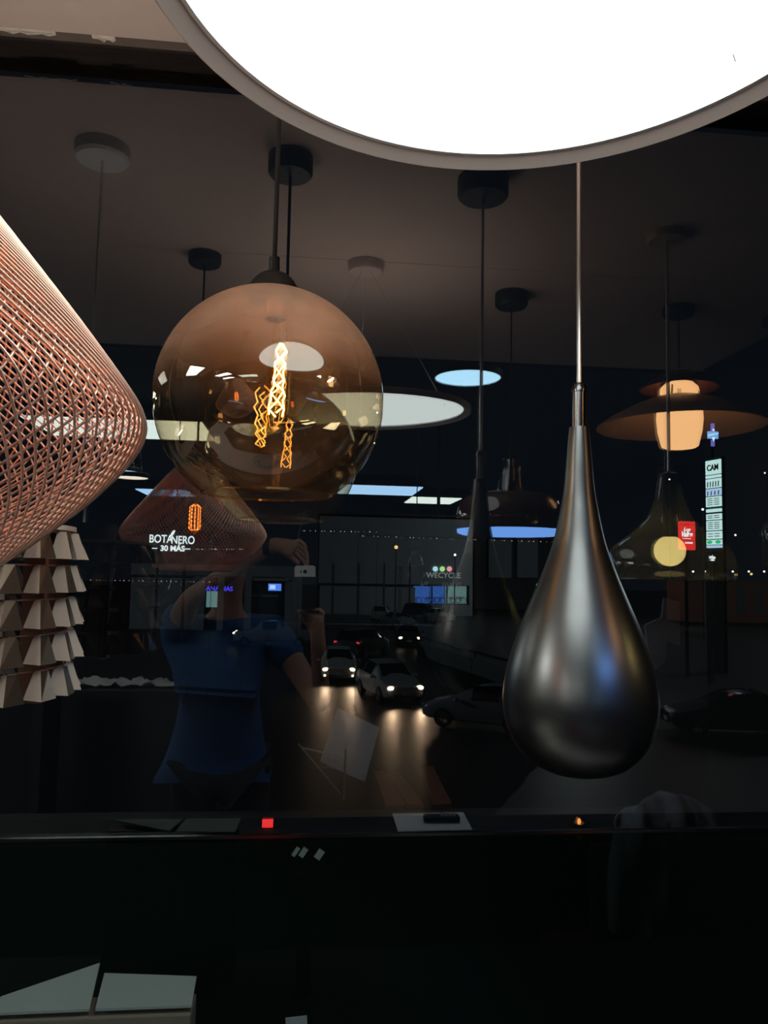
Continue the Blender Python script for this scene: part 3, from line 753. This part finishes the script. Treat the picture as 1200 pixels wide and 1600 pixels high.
obs('mouth', MB().sphere((0, 0, 0), .02, 14, 8, .3), 'copper2', t, (hx, hy+.086, hz-.078))
wt = Vector((-.128, -.083, 1.684))
obs('wristwatch', MB().lathe([(.036, -.012), (.037, 0), (.036, .012)], 24), 'black', t, wt).rotation_euler = (0, PI/2, .25)
# phone, held square to the view
ph = thing('smartphone', 'white phone in black case held upright before the window', 'phone', CAM)
ph.matrix_world = Matrix.Translation(CAM) @ CAMROT
def rrect(wd, ht, r, y0):
    pts = []
    for cx, cy, a0 in ((wd/2-r, ht/2-r, 0), (-wd/2+r, ht/2-r, PI/2), (-wd/2+r, -ht/2+r, PI), (wd/2-r, -ht/2+r, 1.5*PI)):
        for i in range(6): a = a0+PI/2*i/5; pts.append((cx+r*math.cos(a), cy+r*math.sin(a)+y0, 0))
    return pts
ob('phone_body', MB().poly([(x, y, .007) for x, y, z in rrect(.070, .142, .010, -.050)], (0, 0, 1), .007), 'phonew', ph)
ob('phone_case', MB().poly([(x, y, .0062) for x, y, z in rrect(.075, .108, .006, -.071)], (0, 0, 1), .009), 'black', ph)
obs('camera_lens', MB().lathe([(.0065, .0062), (.0065, .0072)], 20, cap0=True), 'black', ph)
ob('flash_window', MB().box((-.014, 0, .0066), (.005, .009, .001)), 'black', ph)
pn = Vector((-.028, -.075, 1.715)); tag(obs('pen', MB().tube([(0, 0, -.02), (.012, 0, .065)], .004, 8), 'black', None, pn), 'black pen sticking up out of the raised hand', 'pen')

# ================================================================== THE STREET
GZ = -3.4
gr = ob('ground', MB().box((0, 150, GZ-.05), (400, 296, .1)), 'asphalt'); struct(gr, 'wet dark asphalt car park', 'ground')
def gpt(px, py):               # ground point under a pixel
    a = at(px, py, 1.0); d = (GZ-1.6)/(a.z-1.6); return at(px, py, d)
ST = {'hatch': [(0.00, .66, .36, .58, .62, .58), (.14, .80, .22, .68, .75, .66), (.95, .84, .20, .88, .95, .70), (1.70, .85, .20, .92, 1.40, .57), (2.75, .85, .20, .95, 1.47, .56), (3.45, .84, .22, .97, 1.38, .54), (3.80, .80, .26, .88, .96, .62), (3.92, .72, .36, .58, .62, .58)],
      'sedan': [(0.00, .66, .36, .58, .62, .58), (.16, .82, .22, .68, .74, .68), (1.15, .86, .20, .88, .94, .72), (1.95, .87, .20, .92, 1.36, .57), (2.85, .87, .20, .94, 1.42, .56), (3.65, .86, .22, .97, 1.04, .66), (4.35, .82, .26, .90, .96, .64), (4.45, .74, .36, .58, .62, .58)],
      'suv': [(0.00, .72, .42, .74, .80, .64), (.14, .86, .30, .86, .94, .72), (1.05, .90, .28, 1.04, 1.10, .76), (1.65, .91, .28, 1.08, 1.62, .62), (3.00, .91, .28, 1.10, 1.70, .62), (4.05, .90, .30, 1.10, 1.62, .60), (4.35, .86, .34, 1.00, 1.08, .68), (4.45, .80, .42, .70, .74, .66)],
      'pickup': [(0.00, .76, .44, .78, .84, .66), (.14, .88, .34, .90, .97, .74), (1.25, .91, .32, 1.04, 1.10, .78), (1.85, .92, .32, 1.08, 1.66, .64), (2.90, .92, .32, 1.10, 1.70, .64), (3.25, .92, .32, 1.06, 1.10, .80), (5.05, .90, .36, 1.04, 1.08, .80), (5.15, .88, .42, .96, 1.0, .78)]}
CARM = {}
def car(label, kind, paint, px, py, yaw, lights=False, tail=False, group='cars in the car park', spot=0, loc=None, cat='car'):
    """px, py: ground point below the middle of the front bumper; yaw 0 = nose towards the window"""
    p = loc if loc else gpt(px, py)
    name = {'hatch': 'hatchback_car', 'sedan': 'sedan_car', 'suv': 'suv_car', 'pickup': 'pickup_truck'}[kind]
    t = thing(name, label, cat, (p.x, p.y, GZ), yaw, group)
    st = ST[kind]; key = kind
    if key not in CARM:
        # local: nose at y = 0, tail at +y
        mb = MB(); n = 8
        for (x, wd, sl_, be, tp_, tw) in st:
            mid = (sl_+be)/2
            mb.v += [Vector(v) for v in ((-wd*.93, x, sl_), (-wd, x, mid), (-wd*.985, x, be), (-tw, x, tp_), (tw, x, tp_), (wd*.985, x, be), (wd, x, mid), (wd*.93, x, sl_))]
        for i in range(len(st)-1):
            for k in range(n):
                k2 = (k+1) % n; mb.f.append((i*n+k, i*n+k2, (i+1)*n+k2, (i+1)*n+k))
        mb.f.append(tuple(range(n))); mb.f.append(tuple((len(st)-1)*n+k for k in reversed(range(n))))
        V = mb.v
        def quad(i, a, j, b, ins, off):
            q_ = [V[i*n+a], V[i*n+b], V[j*n+b], V[j*n+a]]
            nn = (q_[1]-q_[0]).cross(q_[3]-q_[0]).normalized()
            c = sum(q_, Vector())/4
            if nn.dot(c-Vector((0, st[len(st)//2][0], .9))) < 0: nn = -nn
            q_ = inset(q_, ins)
            return MB().poly([v+nn*off for v in q_], nn, .012).me('pane')
        W = {'windscreen': quad(2, 3, 3, 4, .10, .0)}
        W['side_window'] = [quad(i, 2, i+1, 3, .13, .0) for i in ((3, 4) if kind != 'pickup' else (3,))]+[quad(i, 5, i+1, 4, .13, .0) for i in ((3, 4) if kind != 'pickup' else (3,))]
        j = 5 if kind != 'pickup' else 4
        if kind == 'sedan': j = 4
        W['rear_window'] = quad(j, 3, j+1, 4, .12, .0)
        CARM[key] = (mb, W)
    mb, W = CARM[key]
    me = mb.me('body', True); o = ob('body', me, paint, t)
    s = o.modifiers.new('sub', 'SUBSURF'); s.levels = 2; s.render_levels = 2
    for e_ in me.edges: pass
    o.modifiers.new('b', 'BEVEL').width = .05
    o.modifiers.move(1, 0)
    for nm, d in W.items():
        for q_ in (d if isinstance(d, list) else [d]): ob(nm, q_.copy(), 'carglass', t)
    L = st[-1][0]; wd = st[2][1]
    zh = st[1][3]-.02
    ob('grille', MB().box((0, .035, zh-.06), (wd*1.0, .05, .07)), 'black', t)
    ob('lower_grille', MB().box((0, .03, .36), (wd*1.2, .06, .10)), 'black', t)
    obs('emblem', MB().lathe([(.055, 0), (.055, .02)], 20, cap0=True, cap1=True), 'alloy', t, (0, .02, zh-.05)).rotation_euler = (PI/2, 0, 0)
    ob('number_plate', MB().box((0, .0, .44), (.34, .02, .13)), 'white', t)
    for sx in (-1, 1):
        hl = obs('headlight', MB().sphere((0, 0, 0), .15, 16, 10, .55), 'head' if lights else 'lampoff', t, (sx*wd*.71, .06, zh-.02)); hl.scale = (1, .7, 1)
        hl.rotation_euler = (0, 0, -sx*.4)
        obs('fog_lamp', MB().sphere((0, 0, 0), .06, 12, 8), 'head' if lights == 2 else 'lampoff', t, (sx*wd*.74, .03, .38))
        ob('tail_lamp', MB().box((sx*wd*.80, L-.13, st[-2][3]-.08), (.18, .12, .2)), 'tail' if tail else 'signtext', t)
        obs('mirror', MB().sphere((0, 0, 0), .10, 12, 8, .7), paint, t, (sx*(wd+.10), st[2][0]+.35, st[2][3]+.06))
        for y in (.78, L-.80):
            wr_o = obs('tyre', MB().lathe([(.20, -.10), (.30, -.10), (.315, -.07), (.315, .07), (.30, .10), (.20, .10)], 28), 'tyre', t, (sx*(wd-.09), y, .315)); wr_o.rotation_euler = (0, PI/2, 0)
            mbw = MB().lathe([(.19, .09), (.205, .105), (.21, .09)], 24)
            for k in range(5):
                a = 2*PI*k/5; mbw.box((.11*math.cos(a), .11*math.sin(a), .09), (.20, .045, .02), Matrix.Rotation(a, 3, 'Z'))
            wh = ob('wheel_rim', mbw, 'alloy', t, (sx*(wd-.09), y, .315)); wh.rotation_euler = (0, sx*PI/2, 0)
    if lights and spot:
        for sx in (-1, 1):
            l = bpy.data.lights.new('headlight_beam', 'SPOT'); l.energy = spot; l.color = (1, .66, .40); l.spot_size = 1.2; l.spot_blend = .7; l.shadow_soft_size = .06
            lo = bpy.data.objects.new('headlight_beam', l); COL.objects.link(lo); lo.parent = t; lo.location = (sx*wd*.70, -.06, zh); lo.rotation_euler = (math.radians(-78), 0, 0)
            lo.rotation_euler = (math.radians(74), 0, PI)
    return t
car('white hatchback with lit headlights, nearest in the car park queue', 'hatch', 'carw', 634, 1102, math.radians(14), 1, spot=380)
car('white hatchback with lit fog lamp behind the nearest hatchback', 'hatch', 'carw', 529, 1069, math.radians(-2), 2, spot=380)
car('silver hatchback with alloy wheels cropped behind the black teardrop', 'hatch', 'cars', 672, 1126, math.radians(-122))
car('dark sedan with one red tail light behind the white hatchbacks', 'suv', 'card_', 590, 1020, math.radians(150), tail=True)
car('dark car with two small glowing headlights farther back', 'sedan', 'card_', 640, 1012, math.radians(-5), 1)
car('silver pickup seen from the side facing left', 'pickup', 'cars', 366, 1008, math.radians(-92), 1)
car('parked white van like car in front of the grey facade', 'suv', 'carw', 598, 968, math.radians(170), tail=False)
car('parked grey sedan left of the white hatchback by the bicycle shop', 'sedan', 'cars', 640, 983, math.radians(20))
car('parked white hatchback in front of the bicycle shop windows', 'hatch', 'carw', 704, 974, math.radians(28))
car('parked dark grey wagon right behind the bicycle shop hatchback', 'suv', 'card_', 688, 966, math.radians(60), tail=True)
car('small far white car right of the bicycle shop', 'sedan', 'carw', 800, 944, math.radians(70))
car('dark car with a shiny roof edge low at the right', 'sedan', 'card_', 1040, 1142, math.radians(-100))
car('far silver car behind the lower hand', 'sedan', 'cars', 505, 976, math.radians(80))

# ---- buildings
def bld(name, label, Y, px0, px1, ptop, mat, depth=10):
    x0 = at(px0, 900, Y).x; x1 = at(px1, 900, Y).x; zt_ = at((px0+px1)/2, ptop, Y).z
    t = thing(name, label, 'building', ((x0+x1)/2, Y, GZ))
    return t, x0, x1, zt_
def loc_of(t, px, py, Y, dy=0.): 
    p = at(px, py, Y); return Vector((p.x-t.location.x, dy, p.z-GZ))
def pxbox(mb, t, px0, px1, py0, py1, Y, y0, y1):
    a = loc_of(t, px0, py0, Y); b = loc_of(t, px1, py1, Y)
    mb.box(((a.x+b.x)/2, (y0+y1)/2, (a.z+b.z)/2), (abs(b.x-a.x), y1-y0, abs(a.z-b.z))); return mb
# bicycle shop
Y2 = 92
t, x0, x1, zt_ = bld('bicycle_shop', 'dark flat building with lit blue shop windows and three round coloured signs', Y2, 500, 738, 806, 'b1')
cx = t.location.x
mb = MB(); pxbox(mb, t, 500, 738, 806, 915, Y2, 0, .5); pxbox(mb, t, 500, 648, 915, 965, Y2, 0, .5); pxbox(mb, t, 734, 738, 915, 965, Y2, 0, .5); pxbox(mb, t, 648, 734, 944, 965, Y2, 0, .5)
ob('wall', mb, 'b1', t)
ob('rear_volume', pxbox(MB(), t, 500, 738, 806, 965, Y2, 6.2, 7), 'b2', t)
ob('roof', pxbox(MB(), t, 498, 740, 803, 806, Y2, -.2, 7), 'b2', t)
for i, (a, b, m_) in enumerate(((649, 674.5, 'shopblue'), (676, 698, 'shopblue'), (699.5, 733, 'shopteal'))):
    wv = ob('window', pxbox(MB(), t, a, b, 916, 944, Y2, .20, .24), 'clear', t)
    ob('lit_interior', pxbox(MB(), t, a, b, 916, 944, Y2, 1.6, 1.65), m_, wv)
for a in (675.2, 698.8): ob('mullion', pxbox(MB(), t, a-.7, a+.7, 915, 944, Y2, .1, .3), 'b2', t)
for j, px in enumerate((652, 668, 680, 690, 706, 714, 722)):       # bicycles on show
    c = loc_of(t, px, 938, Y2, .9); r = .33
    for sx in (-1, 1): ob('bicycle_wheel', MB().tube([(c.x+sx*.36+r*math.cos(2*PI*k/16), c.y, c.z+r*math.sin(2*PI*k/16)) for k in range(16)], .03, 5, True), 'card', t)
    ob('bicycle_frame', MB().tube([c+Vector((-.36, 0, 0)), c+Vector((-.05, 0, .34)), c+Vector((.28, 0, .36)), c+Vector((.36, 0, 0))], .03, 5).tube([c+Vector((-.05, 0, .34)), c+Vector((0, 0, 0)), c+Vector((.28, 0, .34))], .03, 5), 'card', t)
for px, m_ in ((680, 'dot1'), (691, 'dot2'), (702, 'dot3')):
    obs('round_sign', MB().lathe([(.31, 0), (.31, .08)], 28, cap0=True, cap1=True), m_, t, loc_of(t, px, 889, Y2, -.04)).rotation_euler = (PI/2, 0, 0)
text('shop_lettering', 'WE', .92, 'dim', t, loc_of(t, 675, 899, Y2, -.06), bold=.008)
text('shop_lettering', 'CYCLE', .92, 'dim', t, loc_of(t, 702, 899.5, Y2, -.06), bold=.008)
text('brand_lettering', 'LIV', .7, 'dimmer', t, loc_of(t, 662, 912, Y2, -.06), shear=.4, bold=.01)
text('brand_lettering', 'GIANT', .68, 'dimmer', t, loc_of(t, 706, 913.5, Y2, -.06), bold=.01, sx=1.2)
for a in (520, 560, 600, 640): ob('panel_joint', pxbox(MB(), t, a-.6, a+.6, 880, 962, Y2, -.03, .01), 'b2', t)
# open food stall with television
Y1 = 66
t, x0, x1, zt_ = bld('food_stall', 'open front stall with a small blue television and pillars', Y1, 205, 470, 872, 'b2')
mb = MB(); pxbox(mb, t, 205, 470, 880, 902, Y1, 0, .5); pxbox(mb, t, 205, 305, 902, 985, Y1, 0, .5); pxbox(mb, t, 446, 470, 902, 985, Y1, 0, .5)
ob('wall', mb, 'b1', t)
ob('rear_wall', pxbox(MB(), t, 305, 446, 902, 985, Y1, 3.2, 3.4), 'b2', t)
for a, b in ((306, 318), (342, 348), (384, 391)): ob('pillar', pxbox(MB(), t, a, b, 900, 985, Y1, -.5, -.1), 'b1', t)
ob('lintel', pxbox(MB(), t, 384, 452, 903, 908, Y1, -.3, .1), 'cream2', t)
ob('counter', pxbox(MB(), t, 391, 434, 930, 933, Y1, .6, 1.0), 'cream2', t)
tv = ob('television', pxbox(MB(), t, 418, 440, 911, 924.5, Y1, .5, .6), 'black', t); ob('screen', pxbox(MB(), t, 419, 439, 912, 923.5, Y1, .47, .5), 'tv', tv); ob('screen_picture', pxbox(MB(), t, 421, 430, 914, 921, Y1, .45, .47), 'tvl', tv)
for i in range(16):
    px = random.uniform(394, 432); py = random.choice((927, 937, 943, 950)); ob('stall_item', pxbox(MB(), t, px, px+random.uniform(1.5, 5), py-random.uniform(1, 4), py, Y1, 1.1, 1.3), random.choice(('cream2', 'white', 'card')), t)
text('shop_sign', 'ANAINAS', .52, 'bluetext', t, loc_of(t, 343, 920, Y1, -.05), bold=.012)
ob('shop_front', pxbox(MB(), t, 320, 340, 924, 950, Y1, 1.2, 1.3), 'shopteal', t)
# right block with pilasters
Y3 = 112
t, x0, x1, zt_ = bld('office_block', 'dark block with pale pilasters behind the parked cars', Y3, 742, 905, 838, 'b2')
ob('wall', pxbox(MB(), t, 742, 905, 838, 956, Y3, 0, 5), 'b2', t)
for a, b in ((762, 797), (806, 838)): ob('pilaster', pxbox(MB(), t, a, b, 842, 903, Y3, -.8, 0), 'b1', t)
for a, b, c, d in ((838, 850, 912, 930),): ob('window', pxbox(MB(), t, a, b, c, d, Y3, -.06, 0), 'shopteal', t)
# low red building at the right
Y4 = 80
t, x0, x1, zt_ = bld('corner_house', 'low dark house at the right with reddish wall', Y4, 1075, 1330, 900, 'b2')
ob('wall', pxbox(MB(), t, 1075, 1330, 908, 975, Y4, 0, 5), 'wooddark', t); ob('roof', pxbox(MB(), t, 1070, 1335, 903, 908, Y4, -.4, 5.4), 'b2', t)
for a in (1105, 1150, 1178): ob('door', pxbox(MB(), t, a, a+16, 915, 960, Y4, -.05, 0), 'b2', t)

# ---- rooftop and pole signs
def bota(label, px, py, Y, k, yaw=0, dim=1.):
    p = at(px, py, Y)
    t = thing('bar_sign', label, 'sign', (p.x, p.y, GZ), yaw); z = p.z-GZ; u = Y/F*k
    text('lettering', 'BOTA', 17*u, 'sign', t, (-16*u, 0, z+3*u), bold=.25*u, sx=.78)
    text('lettering', 'NERO', 17*u, 'sign', t, (17*u, 0, z+2*u), bold=.25*u, sx=.78)
    ob('pepper_mark', MB().tube([(-3*u, 0, z+6*u), (1*u, 0, z+12*u), (4*u, 0, z+17*u)], [.6*u, 2.2*u, 1.4*u], 8), 'sign', t)
    text('lettering', '30 MÁS', 11.5*u, 'sign', t, (2*u, 0, z-11*u), bold=.4*u)
    for sx in (-1, 1): ob('dash', MB().box((sx*24.5*u, 0, z-11*u), (8*u, .04, 1.3*u)), 'sign', t)
    ob('backing', MB().box((0, .10, z), (66*u, .06, 34*u)), 'signtext', t)
    for sx in (-1, 1): ob('post', MB().box((sx*20*u, .16, (z-12*u)/2), (.12, .12, z-12*u)), 'b2', t)
    return t
bota('white lit bar sign lettering over the small copper lattice', 268, 846, 44, 1.0)
bota('small white lit bar sign under the tall panel sign', 1113, 872, 36, .30, math.radians(35))
# pylon sign
Y5 = 40; p = at(1115, 790, Y5); yaw = math.radians(-75)
t = thing('pylon_sign', 'tall lit pylon of stacked white sign panels', 'sign', (p.x, p.y, GZ), yaw)
u = Y5/F; wP = 25*u/.77
ob('pylon_frame', MB().box((0, .16, (at(1115, 714, Y5).z-GZ)/2), (wP*1.06, .2, at(1115, 714, Y5).z-GZ)), 'signtext', t)
def pz(py): return at(1115, py, Y5).z-GZ
for (a, b, m_, n_) in ((719, 741, 'signp', 0), (742.5, 746.5, 'signp', 0), (748, 762, 'signp', 5), (763.5, 774.5, 'signb', 4), (776, 791.5, 'signp', -4), (795, 800, 'signp', 0), (803, 812, 'signp', -2), (813.5, 828.5, 'signp', -4), (830, 842, 'signp', -2), (843.5, 851, 'signp', 0), (852, 856, 'signb', 0)):
    za, zb = pz(a), pz(b)
    pn_ = ob('sign_panel', MB().box((0, .02, (za+zb)/2), (wP, .08, abs(za-zb))), m_, t)
    if n_ > 0:
        for i in range(n_): ob('sign_mark', MB().box((wP*(-.36+.72*i/(n_-1)), -.025, (za+zb)/2-.05), (wP*.07, .01, abs(za-zb)*.6), Matrix.Rotation(.12, 3, 'Y')), 'dimmer', pn_)
    for i in range(-n_ if n_ < 0 else 0):
        for sx in (-1, 1): ob('sign_line', MB().box((sx*wP*.22, -.025, za+(zb-za)*(i+1)/(1-n_)), (wP*.34, .01, .035)), 'signtext', pn_)
text('sign_word', 'CAM', .46, 'signtext', t, (0, -.03, pz(731)), bold=.012, sx=.85)
for sx in (-1, 1): obs('sign_dot', MB().sphere((0, 0, 0), .10, 14, 8), 'signgreen', t, (sx*wP*.28, -.02, pz(847))).scale = (2, .2, 1)
# pharmacy cross
Y6 = 46; p = at(1113.5, 680, Y6)
t = thing('cross_sign', 'glowing violet and blue cross sign above the pylon', 'sign', (p.x, p.y, GZ)); z = p.z-GZ; u = Y6/F
ob('upright', MB().box((0, 0, z+13*u), (5.5*u, .1, 13*u)).box((0, 0, z-13*u), (5.5*u, .1, 11*u)), 'cross1', t)
ob('crossbar', MB().box((0, -.02, z), (18*u, .1, 12*u)), 'cross2', t)
ob('arrow', MB().poly([(-2.5*u, -.09, z+7*u), (2.5*u, -.09, z+7*u), (0, -.09, z+11*u)], (0, -1, 0), .02).poly([(-3*u, -.09, z-4*u), (3*u, -.09, z-4*u), (0, -.09, z-11*u)], (0, -1, 0), .02), 'sign', t)
ob('wave', MB().poly([(-9*u, -.08, z+1*u), (9*u, -.08, z+4*u), (9*u, -.08, z+2*u), (-9*u, -.08, z-3*u)], (0, -1, 0), .02), 'dot1', t)
ob('pole', MB().box((0, .1, (z-18*u)/2), (.12, .12, z-18*u)), 'b2', t)
# red roll sign
Y7 = 38; p = at(1073, 837, Y7); u7 = Y7/F
t = thing('red_sign', 'lit red sign with white script beside the yellow bulb', 'sign', (p.x, p.y, GZ)); z = p.z-GZ
bev(ob('sign_face', MB().box((0, 0, z), (29*u7, .12, 47*u7)), 'red', t), .06, 3)
text('script', 'Los', 8*u7, 'sign', t, (-1*u7, -.08, z+10*u7), shear=.3, bold=.2*u7)
text('script', 'Valles', 11.5*u7, 'sign', t, (-1.5*u7, -.08, z+2*u7), shear=.3, bold=.45*u7, sx=.72)
ob('underline', MB().box((-1*u7, -.08, z-5*u7), (14*u7, .02, .9*u7)), 'sign', t)
text('small_print', 'CARNES', 3.6*u7, 'sign', t, (2*u7, -.08, z-12*u7), bold=.15*u7)
for i in (-1, 0, 1): ob('slat_gap', MB().box((0, -.062, z+(i*13+5)*u7), (29*u7, .004, .5*u7)), 'signtext', t)
ob('pole', MB().box((0, .12, (z-22*u7)/2), (.15, .12, z-22*u7)), 'b2', t)
# ---- street lamps
def slamp(label, px, py, Y, r, mat, power=0., col=(1, .9, .78), h=None):
    p = at(px, py, Y)
    t = thing('street_lamp', label, 'street lamp', (p.x, p.y, GZ), group='street lamps'); z = p.z-GZ
    ob('pole', MB().tube([(0, 0, 0), (0, 0, z)], [.09, .05], 8), 'b2', t)
    obs('lamp_head', MB().sphere((0, 0, z), r, 14, 8), mat, t)
    if power:
        l = bpy.data.lights.new('lamp_light', 'POINT'); l.energy = power; l.color = col; l.shadow_soft_size = .3
        o = bpy.data.objects.new('lamp_light', l); COL.objects.link(o); o.parent = t; o.location = (0, -.4, z+.1)
for lab, px, py, Y, r, m_ in (('white street lamp below the red sign', 1083, 893, 110, .15, 'starw'), ('white street lamp below the pylon sign', 1103, 893, 110, .13, 'starw'), ('white street lamp right of the pylon, first of the far row', 1145, 893, 110, .14, 'starw'),
        ('amber street lamp right of the pylon, lower left one', 1150, 898, 105, .18, 'starr'), ('white street lamp in the middle of the far right row', 1170, 893, 110, .15, 'starw'), ('amber street lamp near the right edge', 1174, 897, 105, .18, 'starr'),
        ('white street lamp at the right end of the far row', 1194, 893, 110, .15, 'starw'), ('lone white street lamp above the far right row', 1149, 836, 90, .12, 'starw'), ('high white street lamp near the right frame edge', 1195, 739, 90, .1, 'starw'),
        ('high white street lamp beside the bell pendant neck', 1046, 749, 90, .1, 'starw'), ('white lamp touching the left side of the pylon', 1098, 796, 60, .1, 'starw'), ('yellow lamp over the dark facade', 619, 855, 88, .22, 'starr'), ('white lamp above the bicycle shop right end', 711, 867, 88, .14, 'starw')):
    slamp(lab, px, py, Y, r, m_)
def fill_lamp(label, loc, power, col):  # added lamps, not seen in the view, that light the street
    t = thing('street_lamp', label, 'street lamp', (loc[0], loc[1], GZ), group='street lamps')
    ob('pole', MB().tube([(0, 0, 0), (0, 0, loc[2]-GZ)], [.1, .06], 8), 'b2', t)
    obs('lamp_head', MB().sphere((0, 0, 0), .2, 14, 8, .5), 'starw', t, (0, 0, loc[2]-GZ))
    l = bpy.data.lights.new('lamp_light', 'POINT'); l.energy = power; l.color = col; l.shadow_soft_size = .2
    o = bpy.data.objects.new('lamp_light', l); COL.objects.link(o); o.parent = t; o.location = (0, 0, loc[2]-GZ-.35)
fill_lamp('added tall fill lamp standing left outside the view', (-30, 34, 9), 15000, (.85, .95, 1))
fill_lamp('added tall fill lamp standing right outside the view', (45, 50, 10), 15000, (.85, .95, 1))
fill_lamp('added fill lamp by the bicycle shop, hidden behind the teardrop neck', (29, 80, 7.4), 7000, (.9, .97, 1))  # added to lift the far cars and facades
# ---- fairy light strings
def fairy(label, a, b, Y, n, sag=.0):
    pa, pb = at(*a, Y), at(*b, Y); c = pa.copy()
    t = thing('string_lights', label, 'lights', c)
    pts = [pa.lerp(pb, i/20)-c-Vector((0, 0, sag*(1-(i/10-1)**2))) for i in range(21)]
    ob('cable', MB().tube(pts, .008, 5), 'cord', t)
    mb = MB()
    for i in range(n):
        v = (i+random.random()*.8)/n; q_ = pa.lerp(pb, v)-c-Vector((0, 0, sag*(1-(v*2-1)**2)))
        mb.sphere(q_-Vector((0, 0, .03)), random.uniform(.006, .02), 6, 4)
    o = ob('bulbs', mb, 'twink', t); o['kind'] = 'stuff'
    for e in (pa, pb): ob('pole', MB().tube([(e.x-c.x, .05, e.z-c.z), (e.x-c.x, .05, GZ-c.z)], .009, 5), 'b2', t)
fairy('string of fairy lights right of the globe base', (468, 828), (590, 830), 30, 16)
fairy('long string of fairy lights crossing behind the teardrop image', (560, 836), (868, 846), 30, 34)
fairy('string of fairy lights at the height of the wooden flap images', (140, 905), (330, 908), 30, 26)
fairy('short string of fairy lights under the bar sign', (300, 857), (384, 857), 30, 18)
# ---- kerb wall with rail
t = thing('kerb_wall', 'curved low green grey wall with a dark rail beside the cars', 'wall', gpt(700, 1060))
c = t.location.copy()
wp = [gpt(x_, y_)-c for x_, y_ in ((655, 1022), (690, 1036), (740, 1052), (800, 1072), (880, 1100))]
for i in range(len(wp)-1):
    a, b = wp[i], wp[i+1]; d = (b-a); ln = d.length; an_ = math.atan2(d.y, d.x)
    ob('wall_block', MB().box((0, 0, .4), (ln-.05, .25, .8)), 'kerb', t, (a+b)/2, an_)
    ob('post', MB().box((0, 0, .55), (.07, .07, 1.1)), 'b2', t, a+Vector((0, -.3, 0)))
ob('rail', MB().tube([v+Vector((0, -.3, 1.1)) for v in wp], .06, 8), 'chrome', t)
